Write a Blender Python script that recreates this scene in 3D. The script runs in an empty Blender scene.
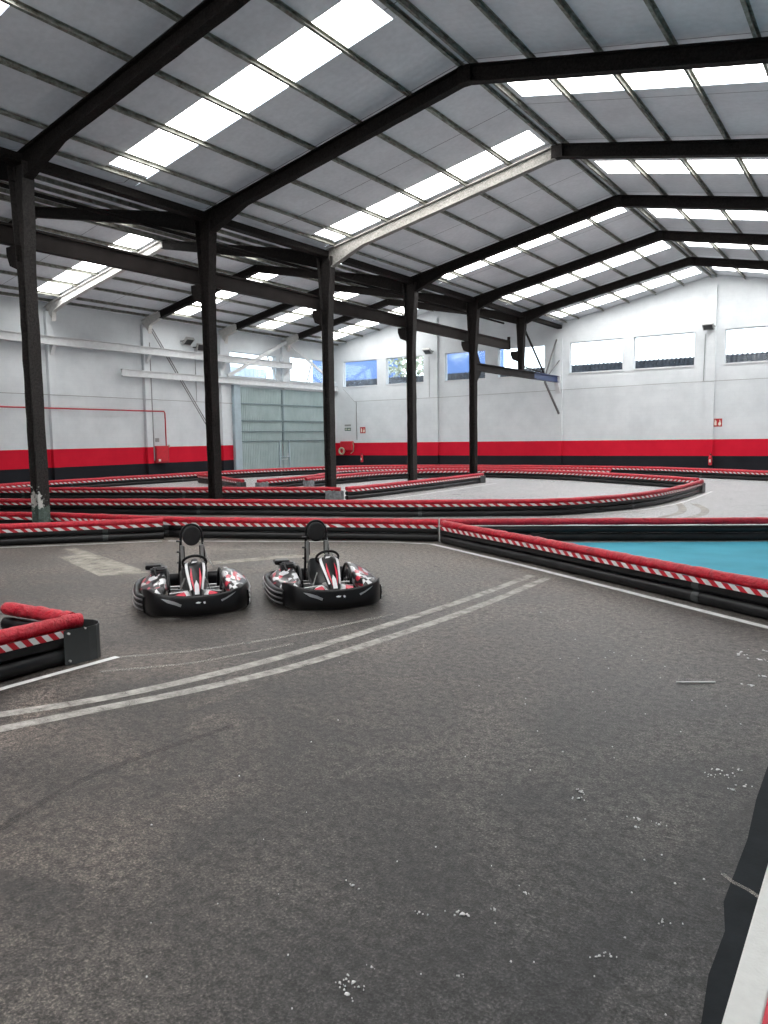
import bpy, math, random
from mathutils import Vector, Matrix
random.seed(7)
PI = math.pi
C = bpy.context.scene.collection
sc = bpy.context.scene

# ------------------------------------------------------------------ place
XC, S0, Y1, NB = -15.44, 5.136, 9.29, 6          # column row, frame spacing, first frame, bays
XR, XR2, XL, XE = -7.62, -23.34, -31.18, 0.24    # main ridge, left ridge, left wall, right eave row
YF = Y1 + 6 * S0                                 # far wall
YB = Y1 - 3 * S0                                 # back wall
ZR, SL = 9.72, 0.2                               # ridge height of the sheets, slope
XW = 5.4                                         # right wall
FY = [Y1 + i * S0 for i in range(6)]

# ------------------------------------------------------------------ materials
def new_mat(name):
    m = bpy.data.materials.new(name); m.use_nodes = True
    nt = m.node_tree; b = nt.nodes['Principled BSDF']
    return m, nt, b
def nd(nt, t, **kw):
    n = nt.nodes.new(t)
    for k, v in kw.items():
        if k.startswith('i_'): n.inputs[k[2:].replace('_', ' ')].default_value = v
        else: setattr(n, k, v)
    return n
def lk(nt, a, b): nt.links.new(a, b)
def coords(nt, kind='Object'):
    return nt.nodes.new('ShaderNodeTexCoord').outputs[kind]
def noise(nt, vec, scale, detail=4, rough=.55, dist=0):
    n = nd(nt, 'ShaderNodeTexNoise'); n.inputs['Scale'].default_value = scale
    n.inputs['Detail'].default_value = detail; n.inputs['Roughness'].default_value = rough
    n.inputs['Distortion'].default_value = dist
    lk(nt, vec, n.inputs['Vector']); return n.outputs['Fac']
def ramp(nt, fac, stops, interp='LINEAR'):
    r = nd(nt, 'ShaderNodeValToRGB'); cr = r.color_ramp; cr.interpolation = interp
    while len(cr.elements) > 1: cr.elements.remove(cr.elements[-1])
    cr.elements[0].position = stops[0][0]; cr.elements[0].color = (*stops[0][1], 1)
    for p, c in stops[1:]:
        e = cr.elements.new(p); e.color = (*c, 1)
    lk(nt, fac, r.inputs['Fac']); return r.outputs['Color']
def mixc(nt, fac, a, b, mode='MIX'):
    m = nd(nt, 'ShaderNodeMix'); m.data_type = 'RGBA'; m.blend_type = mode
    for s, v in ((0, fac), (6, a), (7, b)):
        if isinstance(v, (int, float)): m.inputs[s].default_value = v
        elif isinstance(v, tuple): m.inputs[s].default_value = (*v, 1) if len(v) == 3 else v
        else: lk(nt, v, m.inputs[s])
    return m.outputs[2]
def mth(nt, op, a, b=None):
    m = nd(nt, 'ShaderNodeMath'); m.operation = op
    for i, v in enumerate((a, b)):
        if v is None: continue
        if isinstance(v, (int, float)): m.inputs[i].default_value = v
        else: lk(nt, v, m.inputs[i])
    return m.outputs[0]
def sep(nt, vec):
    s = nd(nt, 'ShaderNodeSeparateXYZ'); lk(nt, vec, s.inputs[0]); return s.outputs
def bump(nt, b, h, strength=.3, dist=.01):
    n = nd(nt, 'ShaderNodeBump'); n.inputs['Strength'].default_value = strength
    n.inputs['Distance'].default_value = dist; lk(nt, h, n.inputs['Height'])
    lk(nt, n.outputs[0], b.inputs['Normal'])
def simple(name, col, rough=.5, metal=0, var=0.12, scale=8, bmp=0, spec=.5, bscale=None):
    m, nt, b = new_mat(name)
    v = coords(nt); f = noise(nt, v, scale, 4)
    lo = tuple(max(0, c * (1 - var)) for c in col); hi = tuple(min(1, c * (1 + var)) for c in col)
    lk(nt, ramp(nt, f, [(.3, lo), (.7, hi)]), b.inputs['Base Color'])
    b.inputs['Roughness'].default_value = rough; b.inputs['Metallic'].default_value = metal
    b.inputs['Specular IOR Level'].default_value = spec
    if bmp:
        f2 = noise(nt, v, bscale or scale * 4, 3); bump(nt, b, f2, bmp, .01)
    return m

def mat_floor():
    m, nt, b = new_mat('asphalt'); v = coords(nt)
    fine = noise(nt, v, 75, 4, .8); mid = noise(nt, v, 17, 5, .8); big = noise(nt, v, .8, 7, .66, .8); huge = noise(nt, v, .2, 3)
    s = sep(nt, v)
    base = ramp(nt, big, [(.38, (.034, .032, .031)), (.5, (.061, .056, .053)), (.62, (.102, .092, .085))])
    warm = ramp(nt, huge, [(.35, (.88, .90, .92)), (.65, (1.12, 1.05, 1.0))])
    c = mixc(nt, 1.0, base, warm, 'MULTIPLY')
    # skylight spread painted into the asphalt: darker near the kerb, paler out on the lane
    side = nd(nt, 'ShaderNodeMapRange'); side.inputs[1].default_value = -3.4; side.inputs[2].default_value = -1.0
    lk(nt, mth(nt, 'ADD', s[0], mth(nt, 'MULTIPLY', mth(nt, 'SUBTRACT', big, .5), 2.6)), side.inputs[0])
    c = mixc(nt, side.outputs[0], c, mixc(nt, 1.0, c, (.62, .68, .72), 'MULTIPLY'))
    lane_light = nd(nt, 'ShaderNodeMapRange'); lane_light.inputs[1].default_value = 3.2; lane_light.inputs[2].default_value = 10.5
    lk(nt, mth(nt, 'ADD', s[1], mth(nt, 'MULTIPLY', mth(nt, 'SUBTRACT', big, .5), 4)), lane_light.inputs[0])
    c = mixc(nt, mth(nt, 'MULTIPLY', lane_light.outputs[0], .36), c, (.29, .27, .245))
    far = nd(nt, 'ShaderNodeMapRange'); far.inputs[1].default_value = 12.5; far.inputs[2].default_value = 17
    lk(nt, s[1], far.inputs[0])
    c = mixc(nt, far.outputs[0], c, mixc(nt, .7, c, (.44, .45, .47)))  # grazing reflection painted in as a paler far floor
    grain = ramp(nt, fine, [(.38, (.05, .05, .05)), (.47, (.75, .75, .75)), (.55, (1.2, 1.17, 1.15)), (.62, (3.0, 2.9, 2.8))])
    c = mixc(nt, .8, c, grain, 'MULTIPLY')
    g2 = ramp(nt, mid, [(.40, (.34, .33, .32)), (.5, (1, 1, 1)), (.60, (1.6, 1.57, 1.53))])
    c = mixc(nt, .85, c, g2, 'MULTIPLY')
    w = noise(nt, v, 2.3, 8, .72, 1.2)
    c = mixc(nt, ramp(nt, w, [(.585, (0, 0, 0)), (.66, (.7, .7, .7))]), c, (.026, .023, .021))
    lk(nt, c, b.inputs['Base Color'])
    lk(nt, ramp(nt, big, [(.3, (.42,) * 3), (.7, (.58,) * 3)]), b.inputs['Roughness'])
    b.inputs['Specular IOR Level'].default_value = .38
    bump(nt, b, mth(nt, 'ADD', fine, mth(nt, 'MULTIPLY', mid, 1.2)), .55, .006)
    return m

def mat_wall(stripes=True):
    m, nt, b = new_mat('painted_block_wall' if stripes else 'white_wall'); v = coords(nt)
    s = sep(nt, v)
    cmb = nd(nt, 'ShaderNodeCombineXYZ'); lk(nt, mth(nt, 'ADD', s[0], s[1]), cmb.inputs[0]); lk(nt, s[2], cmb.inputs[1])
    br = nd(nt, 'ShaderNodeTexBrick'); lk(nt, cmb.outputs[0], br.inputs['Vector'])
    br.inputs['Scale'].default_value = 1; br.inputs['Brick Width'].default_value = .42; br.inputs['Row Height'].default_value = .2
    br.inputs['Mortar Size'].default_value = .012; br.inputs['Mortar Smooth'].default_value = .4
    br.inputs['Color1'].default_value = (1, 1, 1, 1); br.inputs['Color2'].default_value = (.985, .985, .985, 1); br.inputs['Mortar'].default_value = (.955, .96, .965, 1)
    n1 = noise(nt, v, .7, 6, .65); n2 = noise(nt, v, 14, 5, .7)
    white = ramp(nt, n1, [(.3, (.585, .62, .64)), (.6, (.685, .72, .74))])
    white = mixc(nt, ramp(nt, n2, [(.60, (0, 0, 0)), (.75, (.35, .35, .35))]), white, (.46, .48, .49))
    col = white
    if stripes:
        red = ramp(nt, n1, [(.3, (.56, .008, .028)), (.7, (.66, .014, .038))])
        blk = ramp(nt, n1, [(.3, (.012, .013, .017)), (.7, (.020, .021, .026))])
        edge = mth(nt, 'ADD', s[2], mth(nt, 'MULTIPLY', mth(nt, 'SUBTRACT', n2, .5), .02))
        col = mixc(nt, mth(nt, 'LESS_THAN', edge, 1.70), col, red)
        col = mixc(nt, mth(nt, 'LESS_THAN', edge, .875), col, blk)
    col = mixc(nt, .8, col, br.outputs['Color'], 'MULTIPLY')
    lk(nt, col, b.inputs['Base Color']); b.inputs['Roughness'].default_value = .8; b.inputs['Specular IOR Level'].default_value = .15
    bump(nt, b, mth(nt, 'ADD', br.outputs['Fac'], mth(nt, 'MULTIPLY', n2, -.5)), -.35, .012)
    return m

def mat_sheet():
    m, nt, b = new_mat('roof_sheet'); v = coords(nt); s = sep(nt, v)
    n1 = noise(nt, v, .55, 5, .6); n2 = noise(nt, v, 9, 4)
    c = ramp(nt, n1, [(.3, (.50, .51, .53)), (.7, (.64, .65, .67))])
    c = mixc(nt, .25, c, ramp(nt, n2, [(.35, (.72, .73, .72)), (.65, (1.1, 1.1, 1.1))]), 'MULTIPLY')
    # lap joint between neighbouring sheets, and soft pressed ribs
    fr = mth(nt, 'FRACT', mth(nt, 'MULTIPLY', mth(nt, 'ADD', s[1], .976), 1 / 2.568))
    c = mixc(nt, mth(nt, 'LESS_THAN', fr, .0085), c, (.07, .07, .075))
    lk(nt, c, b.inputs['Base Color']); b.inputs['Roughness'].default_value = .42
    rib = mth(nt, 'SINE', mth(nt, 'MULTIPLY', s[1], 2 * PI / .214))
    bump(nt, b, mth(nt, 'ADD', mth(nt, 'MULTIPLY', rib, .35), mth(nt, 'MULTIPLY', n2, .5)), .25, .01)
    # slight translucency added to brighten the roof and lift the ambient light
    tl = nd(nt, 'ShaderNodeBsdfTranslucent'); lk(nt, c, tl.inputs[0]); mx = nd(nt, 'ShaderNodeMixShader'); mx.inputs[0].default_value = .022
    lk(nt, b.outputs[0], mx.inputs[1]); lk(nt, tl.outputs[0], mx.inputs[2]); lk(nt, mx.outputs[0], nt.nodes['Material Output'].inputs['Surface'])
    return m

def mat_emit(name, col, st):
    m, nt, b = new_mat(name)
    v = coords(nt); f = noise(nt, v, 1.2, 3)
    b.inputs['Base Color'].default_value = (.8, .82, .85, 1)
    lk(nt, ramp(nt, f, [(.3, tuple(c * .9 for c in col)), (.7, col)]), b.inputs['Emission Color'])
    b.inputs['Emission Strength'].default_value = st
    return m

def mat_coat(name, dark=(.007, .006, .006), light=(.030, .026, .025)):
    m, nt, b = new_mat(name); v = coords(nt)
    n = noise(nt, v, 22, 6, .75); n2 = noise(nt, v, 3, 4)
    c = ramp(nt, n, [(.35, dark), (.65, light)])
    c = mixc(nt, .5, c, ramp(nt, n2, [(.3, (.7, .7, .7)), (.7, (1.2, 1.15, 1.1))]), 'MULTIPLY')
    lk(nt, c, b.inputs['Base Color']); b.inputs['Roughness'].default_value = .75
    b.inputs['Specular IOR Level'].default_value = .12
    bump(nt, b, n, .9, .03)
    return m

def mat_worn(name, splash=True, green=True):
    # black coat with its foot chipped back to green primer and a white splash of paint
    m, nt, b = new_mat(name); v = coords(nt); s = sep(nt, v)
    n = noise(nt, v, 22, 6, .75); n3 = noise(nt, v, 9, 5, .7)
    c = ramp(nt, n, [(.35, (.010, .009, .009)), (.65, (.042, .037, .035))])
    if green:
        g = ramp(nt, n3, [(.35, (.05, .075, .065)), (.6, (.14, .19, .17))])
        msk = mth(nt, 'LESS_THAN', mth(nt, 'ADD', s[2], mth(nt, 'MULTIPLY', n3, .5)), .88)
        c = mixc(nt, msk, c, g)
    if splash:
        a = mth(nt, 'MULTIPLY', mth(nt, 'ABSOLUTE', mth(nt, 'SUBTRACT', s[2], .76 if green else .12)), .8 if green else 1.6)
        b2 = mth(nt, 'ADD', mth(nt, 'MULTIPLY', mth(nt, 'SUBTRACT', .5, n3), 1.1), a)
        y = mth(nt, 'ABSOLUTE', mth(nt, 'ADD', s[1], .09 if green else -.08))
        c = mixc(nt, mth(nt, 'LESS_THAN', mth(nt, 'ADD', b2, mth(nt, 'MULTIPLY', y, 1.6)), .15 if green else .07), c, (.62, .62, .60))
    lk(nt, c, b.inputs['Base Color']); b.inputs['Roughness'].default_value = .75
    b.inputs['Specular IOR Level'].default_value = .3
    bump(nt, b, n, .9, .03)
    return m

def mat_purlin():
    m, nt, b = new_mat('weathered_purlin'); v = coords(nt)
    n = noise(nt, v, 5, 6, .7); n2 = noise(nt, v, 30, 4)
    c = ramp(nt, n, [(.35, (.10, .085, .065)), (.5, (.20, .205, .175)), (.7, (.33, .34, .31))])
    c = mixc(nt, .4, c, ramp(nt, n2, [(.3, (.6, .6, .6)), (.7, (1.2, 1.2, 1.2))]), 'MULTIPLY')
    lk(nt, c, b.inputs['Base Color']); b.inputs['Roughness'].default_value = .7
    return m

def mat_vinyl():
    m, nt, b = new_mat('red_vinyl'); v = coords(nt)
    n = noise(nt, v, 7, 5, .65, 1.5); n2 = noise(nt, v, 34, 4, .6, 1.2)
    c = ramp(nt, n, [(.3, (.36, .006, .018)), (.55, (.58, .012, .034)), (.8, (.72, .035, .06))])
    lk(nt, c, b.inputs['Base Color']); b.inputs['Roughness'].default_value = .36
    bump(nt, b, mth(nt, 'ADD', n, mth(nt, 'MULTIPLY', n2, .4)), .9, .035)
    return m

def mat_pipe():
    m, nt, b = new_mat('black_pipe'); v = coords(nt)
    n = noise(nt, v, 4, 5, .6); n2 = noise(nt, v, 40, 3)
    c = ramp(nt, n, [(.3, (.005, .005, .006)), (.7, (.014, .014, .015))])
    c = mixc(nt, ramp(nt, n2, [(.6, (0, 0, 0)), (.8, (.25, .25, .25))]), c, (.06, .057, .055))
    lk(nt, c, b.inputs['Base Color']); b.inputs['Specular IOR Level'].default_value = .35
    lk(nt, ramp(nt, n, [(.3, (.30,) * 3), (.7, (.48,) * 3)]), b.inputs['Roughness'])
    return m

def mat_livery():
    # black, white and red graphics printed on the bodywork
    m, nt, b = new_mat('kart_graphics'); v = coords(nt)
    mp = nd(nt, 'ShaderNodeMapping'); mp.inputs['Scale'].default_value = (1.0, 2.1, 2.6); mp.inputs['Rotation'].default_value = (.5, .3, .5)
    lk(nt, v, mp.inputs['Vector'])
    vo = nd(nt, 'ShaderNodeTexVoronoi'); vo.inputs['Scale'].default_value = 7.5; vo.inputs['Randomness'].default_value = 1
    nz = nd(nt, 'ShaderNodeTexNoise'); nz.inputs['Scale'].default_value = 2.5; lk(nt, v, nz.inputs['Vector'])
    lk(nt, mixc(nt, .25, mp.outputs[0], nz.outputs['Color'], 'ADD'), vo.inputs['Vector'])
    c = ramp(nt, sep(nt, vo.outputs['Color'])[0], [(0, (.015, .015, .018)), (.36, (.72, .73, .75)), (.70, (.62, .02, .05)), (.87, (.015, .015, .018))], 'CONSTANT')
    lk(nt, c, b.inputs['Base Color']); b.inputs['Roughness'].default_value = .28
    b.inputs['Coat Weight'].default_value = .4
    return m

def mat_decal(name, col, cover=.5, scale=6, rough=.6):
    m, nt, b = new_mat(name); v = coords(nt)
    b.inputs['Base Color'].default_value = (*col, 1); b.inputs['Roughness'].default_value = rough
    n = noise(nt, v, scale, 6, .7); n2 = noise(nt, v, 160, 2)
    a = ramp(nt, mth(nt, 'ADD', mth(nt, 'MULTIPLY', n, .7), mth(nt, 'MULTIPLY', n2, .3)), [(.36, (cover * .35,) * 3), (.6, (cover,) * 3)])
    lk(nt, a, b.inputs['Alpha'])
    return m

def mat_glass():
    m, nt, b = new_mat('window_glass')
    out = nt.nodes['Material Output']
    tr = nd(nt, 'ShaderNodeBsdfTransparent'); gl = nd(nt, 'ShaderNodeBsdfGlossy'); gl.inputs['Roughness'].default_value = .1
    tr.inputs[0].default_value = (.93, .96, .97, 1)
    mx = nd(nt, 'ShaderNodeMixShader'); mx.inputs[0].default_value = .06
    lk(nt, tr.outputs[0], mx.inputs[1]); lk(nt, gl.outputs[0], mx.inputs[2]); lk(nt, mx.outputs[0], out.inputs['Surface'])
    return m

def mat_door():
    m, nt, b = new_mat('corrugated_door'); v = coords(nt); s = sep(nt, v)
    n = noise(nt, v, 1.1, 5, .6)
    c = ramp(nt, n, [(.3, (.30, .385, .385)), (.7, (.38, .47, .475))])
    lk(nt, c, b.inputs['Base Color']); b.inputs['Roughness'].default_value = .5
    return m

def mat_rooflet():
    m, nt, b = new_mat('fibre_cement'); v = coords(nt)
    n = noise(nt, v, 6, 6, .7)
    lk(nt, ramp(nt, n, [(.35, (.035, .035, .04)), (.65, (.11, .11, .12))]), b.inputs['Base Color']); b.inputs['Roughness'].default_value = .9
    return m

def mat_leaf():
    m, nt, b = new_mat('leaf'); v = coords(nt); n = noise(nt, v, 3, 4)
    lk(nt, ramp(nt, n, [(.35, (.26, .28, .17)), (.65, (.60, .60, .46))]), b.inputs['Base Color']); b.inputs['Roughness'].default_value = .8
    return m

M = dict(
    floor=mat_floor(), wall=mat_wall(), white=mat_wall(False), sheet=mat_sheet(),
    sky=mat_emit('daylight_panel', (1.0, .985, .965), 10.5),
    coat=mat_coat('black_coating'), coat2=mat_coat('bitumen_coating', (.006, .005, .005), (.024, .021, .020)),
    pale=mat_coat('pale_coating', (.17, .165, .155), (.36, .355, .34)), whitecoat=mat_coat('whitewashed_steel', (.50, .50, .49), (.68, .68, .67)),
    worn=mat_worn('chipped_column'), scuffed=mat_worn('scuffed_column', True, False), purlin=mat_purlin(), vinyl=mat_vinyl(), pipe=mat_pipe(),
    red=simple('tape_red', (.55, .015, .03), .4), tapewhite=simple('tape_white', (.72, .72, .73), .4),
    cap=simple('grey_plastic', (.045, .050, .052), .38, 0, .15, 3), clearcap=simple('worn_pale_plastic', (.20, .21, .22), .3, 0, .5, 9),
    bolt=simple('bolt', (.65, .65, .65), .35, .3), livery=mat_livery(),
    kblack=simple('black_plastic', (.006, .006, .007), .30, 0, .2, 10, spec=.3), rubber=simple('rubber', (.012, .012, .012), .7),
    seat=simple('seat_plastic', (.014, .014, .015), .4), chrome=simple('bright_metal', (.42, .42, .43), .28, .9, .08), steel=simple('dull_metal', (.10, .10, .105), .4, .7),
    kwhite=simple('white_plastic', (.68, .69, .71), .3), kred=simple('red_plastic', (.60, .02, .05), .3), foam=simple('foam_pad', (.013, .013, .014), .55, 0, .2, 12, .3),
    line=simple('white_road_paint', (.72, .73, .72), .6, 0, .18, 7), blue=simple('blue_floor_paint', (.070, .37, .49), .75, 0, .10, 1.2, spec=.15),
    blackpaint=simple('black_floor_paint', (.015, .018, .021), .75, 0, .25, 5, .3, spec=.12), kerbwhite=simple('kerb_white', (.66, .67, .65), .6, 0, .05, 20, .3),
    faint=mat_decal('faint_tyre_track', (.36, .34, .31), .5, 2.5),
    arc=mat_decal('pale_tyre_track', (.44, .425, .39), .95), patch=mat_decal('pale_floor_patch', (.46, .43, .37), .75, 3), darkarc=mat_decal('dark_skid', (.02, .02, .02), .35, 4),
    speck=simple('white_chips', (.70, .70, .70), .7), steelwhite=simple('white_painted_steel', (.62, .64, .65), .45, 0, .08, 4, .1),
    beamdark=simple('dark_rail_steel', (.022, .018, .017), .7, 0, .25, 2, spec=.15), beamblue=simple('blue_painted_steel', (.030, .050, .14), .5, 0, .2, 3), greysteel=simple('grey_steel', (.18, .18, .18), .5, .4),
    door=mat_door(), doorframe=simple('pale_blue_steel', (.38, .47, .52), .45, 0, .08, 3), doorrail=simple('door_rail_paint', (.17, .23, .24), .5), glass=mat_glass(),
    pipered=simple('red_pipe_paint', (.42, .02, .03), .4), conduit=simple('grey_conduit', (.28, .29, .29), .5), signred=simple('sign_red', (.42, .02, .02), .5), signwhite=simple('sign_white', (.8, .76, .66), .5),
    lampgrey=simple('lamp_grey', (.36, .36, .35), .4, .3), lampdark=simple('lamp_dark', (.015, .015, .016), .3), hose=simple('yellowed_hose', (.40, .36, .26), .6), greensign=simple('sign_green', (.05, .13, .10), .5),
    rooflet=mat_rooflet(), bluewall=simple('blue_cladding', (.13, .22, .47), .7, 0, .05, .8), paleshed=simple('pale_cladding', (.55, .6, .68), .7, 0, .08, .7), leaf=mat_leaf(), bark=simple('bark', (.06, .05, .04), .9),
    ground=simple('yard_gravel', (.25, .24, .22), .9), brass=simple('brass', (.45, .35, .12), .3, .8),
)

# ------------------------------------------------------------------ mesh helpers
class MB:
    def __init__(s): s.v = []; s.f = []; s.m = []; s.sm = []
    def add(s, vs, fs, mi=0, smooth=False):
        o = len(s.v); s.v += [tuple(v) for v in vs]
        for f in fs: s.f.append([i + o for i in f]); s.m.append(mi); s.sm.append(smooth)
    def box(s, c, d, rz=0, mi=0, rot=None):
        hx, hy, hz = d[0] / 2, d[1] / 2, d[2] / 2
        R = rot if rot is not None else Matrix.Rotation(rz, 3, 'Z')
        vs = [Vector(c) + R @ Vector((x * hx, y * hy, z * hz)) for x in (-1, 1) for y in (-1, 1) for z in (-1, 1)]
        s.add(vs, [(0, 1, 3, 2), (4, 6, 7, 5), (0, 4, 5, 1), (2, 3, 7, 6), (0, 2, 6, 4), (1, 5, 7, 3)], mi); return s
    def bar(s, a, b, w, h, mi=0, up=(0, 0, 1)):
        a, b = Vector(a), Vector(b); d = (b - a); L = d.length; d.normalize(); u = Vector(up)
        sd = d.cross(u).normalized(); u2 = sd.cross(d).normalized()
        R = Matrix((d, sd, u2)).transposed()
        return s.box((a + b) / 2, (L, w, h), mi=mi, rot=R)
    def tube(s, pts, r, n=10, mi=0, caps=True, jit=0, closed=False, smooth=True, sq=1.0):
        pts = [Vector(p) for p in pts]; N = len(pts); vs = []; fs = []
        rr = r if isinstance(r, (list, tuple)) else [r] * N
        pu = None
        for i, p in enumerate(pts):
            if closed: t = pts[(i + 1) % N] - pts[i - 1]
            else: t = pts[min(i + 1, N - 1)] - pts[max(i - 1, 0)]
            t.normalize()
            if pu is None:
                u = Vector((0, 0, 1)) if abs(t.z) < .9 else Vector((1, 0, 0))
            else: u = pu
            sd = t.cross(u).normalized(); u = sd.cross(t).normalized(); pu = u
            for k in range(n):
                a = 2 * PI * k / n; q = rr[i] * (1 + (random.uniform(-jit, jit) if jit else 0))
                vs.append(p + sd * math.cos(a) * q + u * math.sin(a) * q * sq)
        seg = N if closed else N - 1
        for i in range(seg):
            for k in range(n):
                a = i * n + k; b_ = i * n + (k + 1) % n; j = (i + 1) % N
                fs.append((a, b_, j * n + (k + 1) % n, j * n + k))
        s.add(vs, fs, mi, smooth)
        if caps and not closed:
            s.add(vs[:n], [tuple(range(n - 1, -1, -1))], mi); s.add(vs[-n:], [tuple(range(n))], mi)
        return s
    def loft(s, rings, mi=0, caps=True, smooth=True, closed=True):
        n = len(rings[0]); vs = [v for r in rings for v in r]; fs = []
        for i in range(len(rings) - 1):
            for k in range(n if closed else n - 1):
                fs.append((i * n + k, i * n + (k + 1) % n, (i + 1) * n + (k + 1) % n, (i + 1) * n + k))
        s.add(vs, fs, mi, smooth)
        if caps and closed:
            s.add(rings[0], [tuple(range(n - 1, -1, -1))], mi); s.add(rings[-1], [tuple(range(n))], mi)
        return s
    def prism(s, poly, axis, a, b_, mi=0):
        # poly: 2-D points, extruded along axis between a and b_
        def P(u, v, w):
            return {0: (w, u, v), 1: (u, w, v), 2: (u, v, w)}[axis]
        n = len(poly)
        vs = [P(u, v, a) for u, v in poly] + [P(u, v, b_) for u, v in poly]
        fs = [tuple(range(n - 1, -1, -1)), tuple(range(n, 2 * n))] + [(k, (k + 1) % n, n + (k + 1) % n, n + k) for k in range(n)]
        s.add(vs, fs, mi); return s
    def build(s, name, mats, parent=None, loc=None, bevel=0, sub=0, recalc=True):
        me = bpy.data.meshes.new(name); me.from_pydata(s.v, [], s.f)
        for m in (mats if isinstance(mats, (list, tuple)) else [mats]): me.materials.append(m)
        me.polygons.foreach_set('material_index', s.m); me.polygons.foreach_set('use_smooth', s.sm)
        me.update()
        if recalc:
            import bmesh
            bm = bmesh.new(); bm.from_mesh(me); bmesh.ops.recalc_face_normals(bm, faces=bm.faces); bm.to_mesh(me); bm.free()
        o = bpy.data.objects.new(name, me); C.objects.link(o)
        if parent: o.parent = parent
        if loc: o.location = loc
        if bevel:
            md = o.modifiers.new('bevel', 'BEVEL'); md.width = bevel; md.segments = 2; md.limit_method = 'ANGLE'
        if sub:
            md = o.modifiers.new('sub', 'SUBSURF'); md.levels = sub; md.render_levels = sub
        return o

def tag(o, label, cat, group=None):
    o['label'] = label; o['category'] = cat
    if group: o['group'] = group
    return o
def thing(name, label, cat, loc=(0, 0, 0), rz=0, group=None):
    o = bpy.data.objects.new(name, None); C.objects.link(o); o.location = loc; o.rotation_euler = (0, 0, rz)
    o.empty_display_size = .2
    return tag(o, label, cat, group)
def struct(o, label=None):
    o['kind'] = 'structure'
    if label: o['label'] = label
    return o
def copy_tree(o, parent=None):
    c = o.copy(); C.objects.link(c)
    if parent: c.parent = parent
    for ch in list(o.children): copy_tree(ch, c)
    return c
ORD = ['first', 'second', 'third', 'fourth', 'fifth', 'sixth', 'seventh', 'eighth', 'ninth', 'tenth', 'eleventh', 'twelfth']

# ------------------------------------------------------------------ shell
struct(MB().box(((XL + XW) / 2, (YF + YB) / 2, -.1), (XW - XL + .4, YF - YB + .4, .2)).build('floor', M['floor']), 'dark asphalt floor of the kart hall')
struct(MB().box(((XL + XW) / 2, YF + 45.3, -.12), (240, 90, .1)).build('ground', M['ground']), 'yard outside beyond the far wall')
struct(MB().box((XL - 45.3, 10, -.12), (90, 110, .1)).build('ground', M['ground']), 'yard outside beyond the left wall')

def zroof(x):
    if x <= XC: return ZR - SL * abs(x - XR2)
    if x <= XE: return ZR - SL * abs(x - XR)
    return ZR - SL * (XE - XR) - .06 * (x - XE)

def wall_cells(horiz, a0, a1, z0, z1, holes, fixed, t, out):
    # rectangular wall with rectangular openings; horiz: runs along X (True) or Y
    us = sorted({a0, a1, *[h[0] for h in holes], *[h[1] for h in holes]}); zs = sorted({z0, z1, *[h[2] for h in holes], *[h[3] for h in holes]})
    mb = MB()
    for i in range(len(us) - 1):
        for j in range(len(zs) - 1):
            cu, cz = (us[i] + us[i + 1]) / 2, (zs[j] + zs[j + 1]) / 2
            if any(h[0] < cu < h[1] and h[2] < cz < h[3] for h in holes): continue
            f = fixed + out * t / 2
            if horiz: mb.box((cu, f, cz), (us[i + 1] - us[i], t, zs[j + 1] - zs[j]))
            else: mb.box((f, cu, cz), (t, us[i + 1] - us[i], zs[j + 1] - zs[j]))
    return mb

FWIN = [(-30.42, -27.68), (-26.98, -24.2), (-22.67, -19.98), (-19.15, -16.3), (-14.85, -11.97), (-11.40, -8.40), (-7.02, -4.05), (-3.45, -.6)]
WZ0, WZ1 = 5.38, 7.04
mb = wall_cells(True, XL - .3, XW + .3, 0, 7.3, [(a, b, WZ0, WZ1) for a, b in FWIN], YF, .3, 1)
for a, m_, b_ in ((XL - .3, XR2, XC), (XC, XR, XE)):
    mb.prism([(a, 7.3), (b_, 7.3), (b_, zroof(b_) - .02), (m_, ZR - .02), (a, zroof(a) - .02)], 1, YF, YF + .3)
mb.prism([(XE, 7.3), (XW + .3, 7.3), (XW + .3, zroof(XW) - .04), (XE, zroof(XE) - .02)], 1, YF, YF + .3)
struct(mb.build('wall_far', M['wall']), 'far gable wall, white above red and black bands')
LWIN = [(30.6, 34.4, 5.62, 7.0), (35.7, 39.2, 5.62, 7.1)]
mb = wall_cells(False, YB, YF, 0, zroof(XL), LWIN, XL, .3, -1)
struct(mb.build('wall_left', M['wall']), 'long left wall, white above red and black bands')
mb = wall_cells(False, YB, YF, 0, zroof(XW) - .02, [], XW, .3, 1)
struct(mb.build('wall_right', M['white']))
mb = wall_cells(True, XL - .3, XW + .3, 0, 7.3, [], YB, .3, -1)
for a, m_, b_ in ((XL - .3, XR2, XC), (XC, XR, XE)):
    mb.prism([(a, 7.3), (b_, 7.3), (b_, zroof(b_) - .02), (m_, ZR - .02), (a, zroof(a) - .02)], 1, YB - .3, YB)
mb.prism([(XE, 7.3), (XW + .3, 7.3), (XW + .3, zroof(XW) - .04), (XE, zroof(XE) - .02)], 1, YB - .3, YB)
struct(mb.build('wall_back', M['white']))

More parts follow.
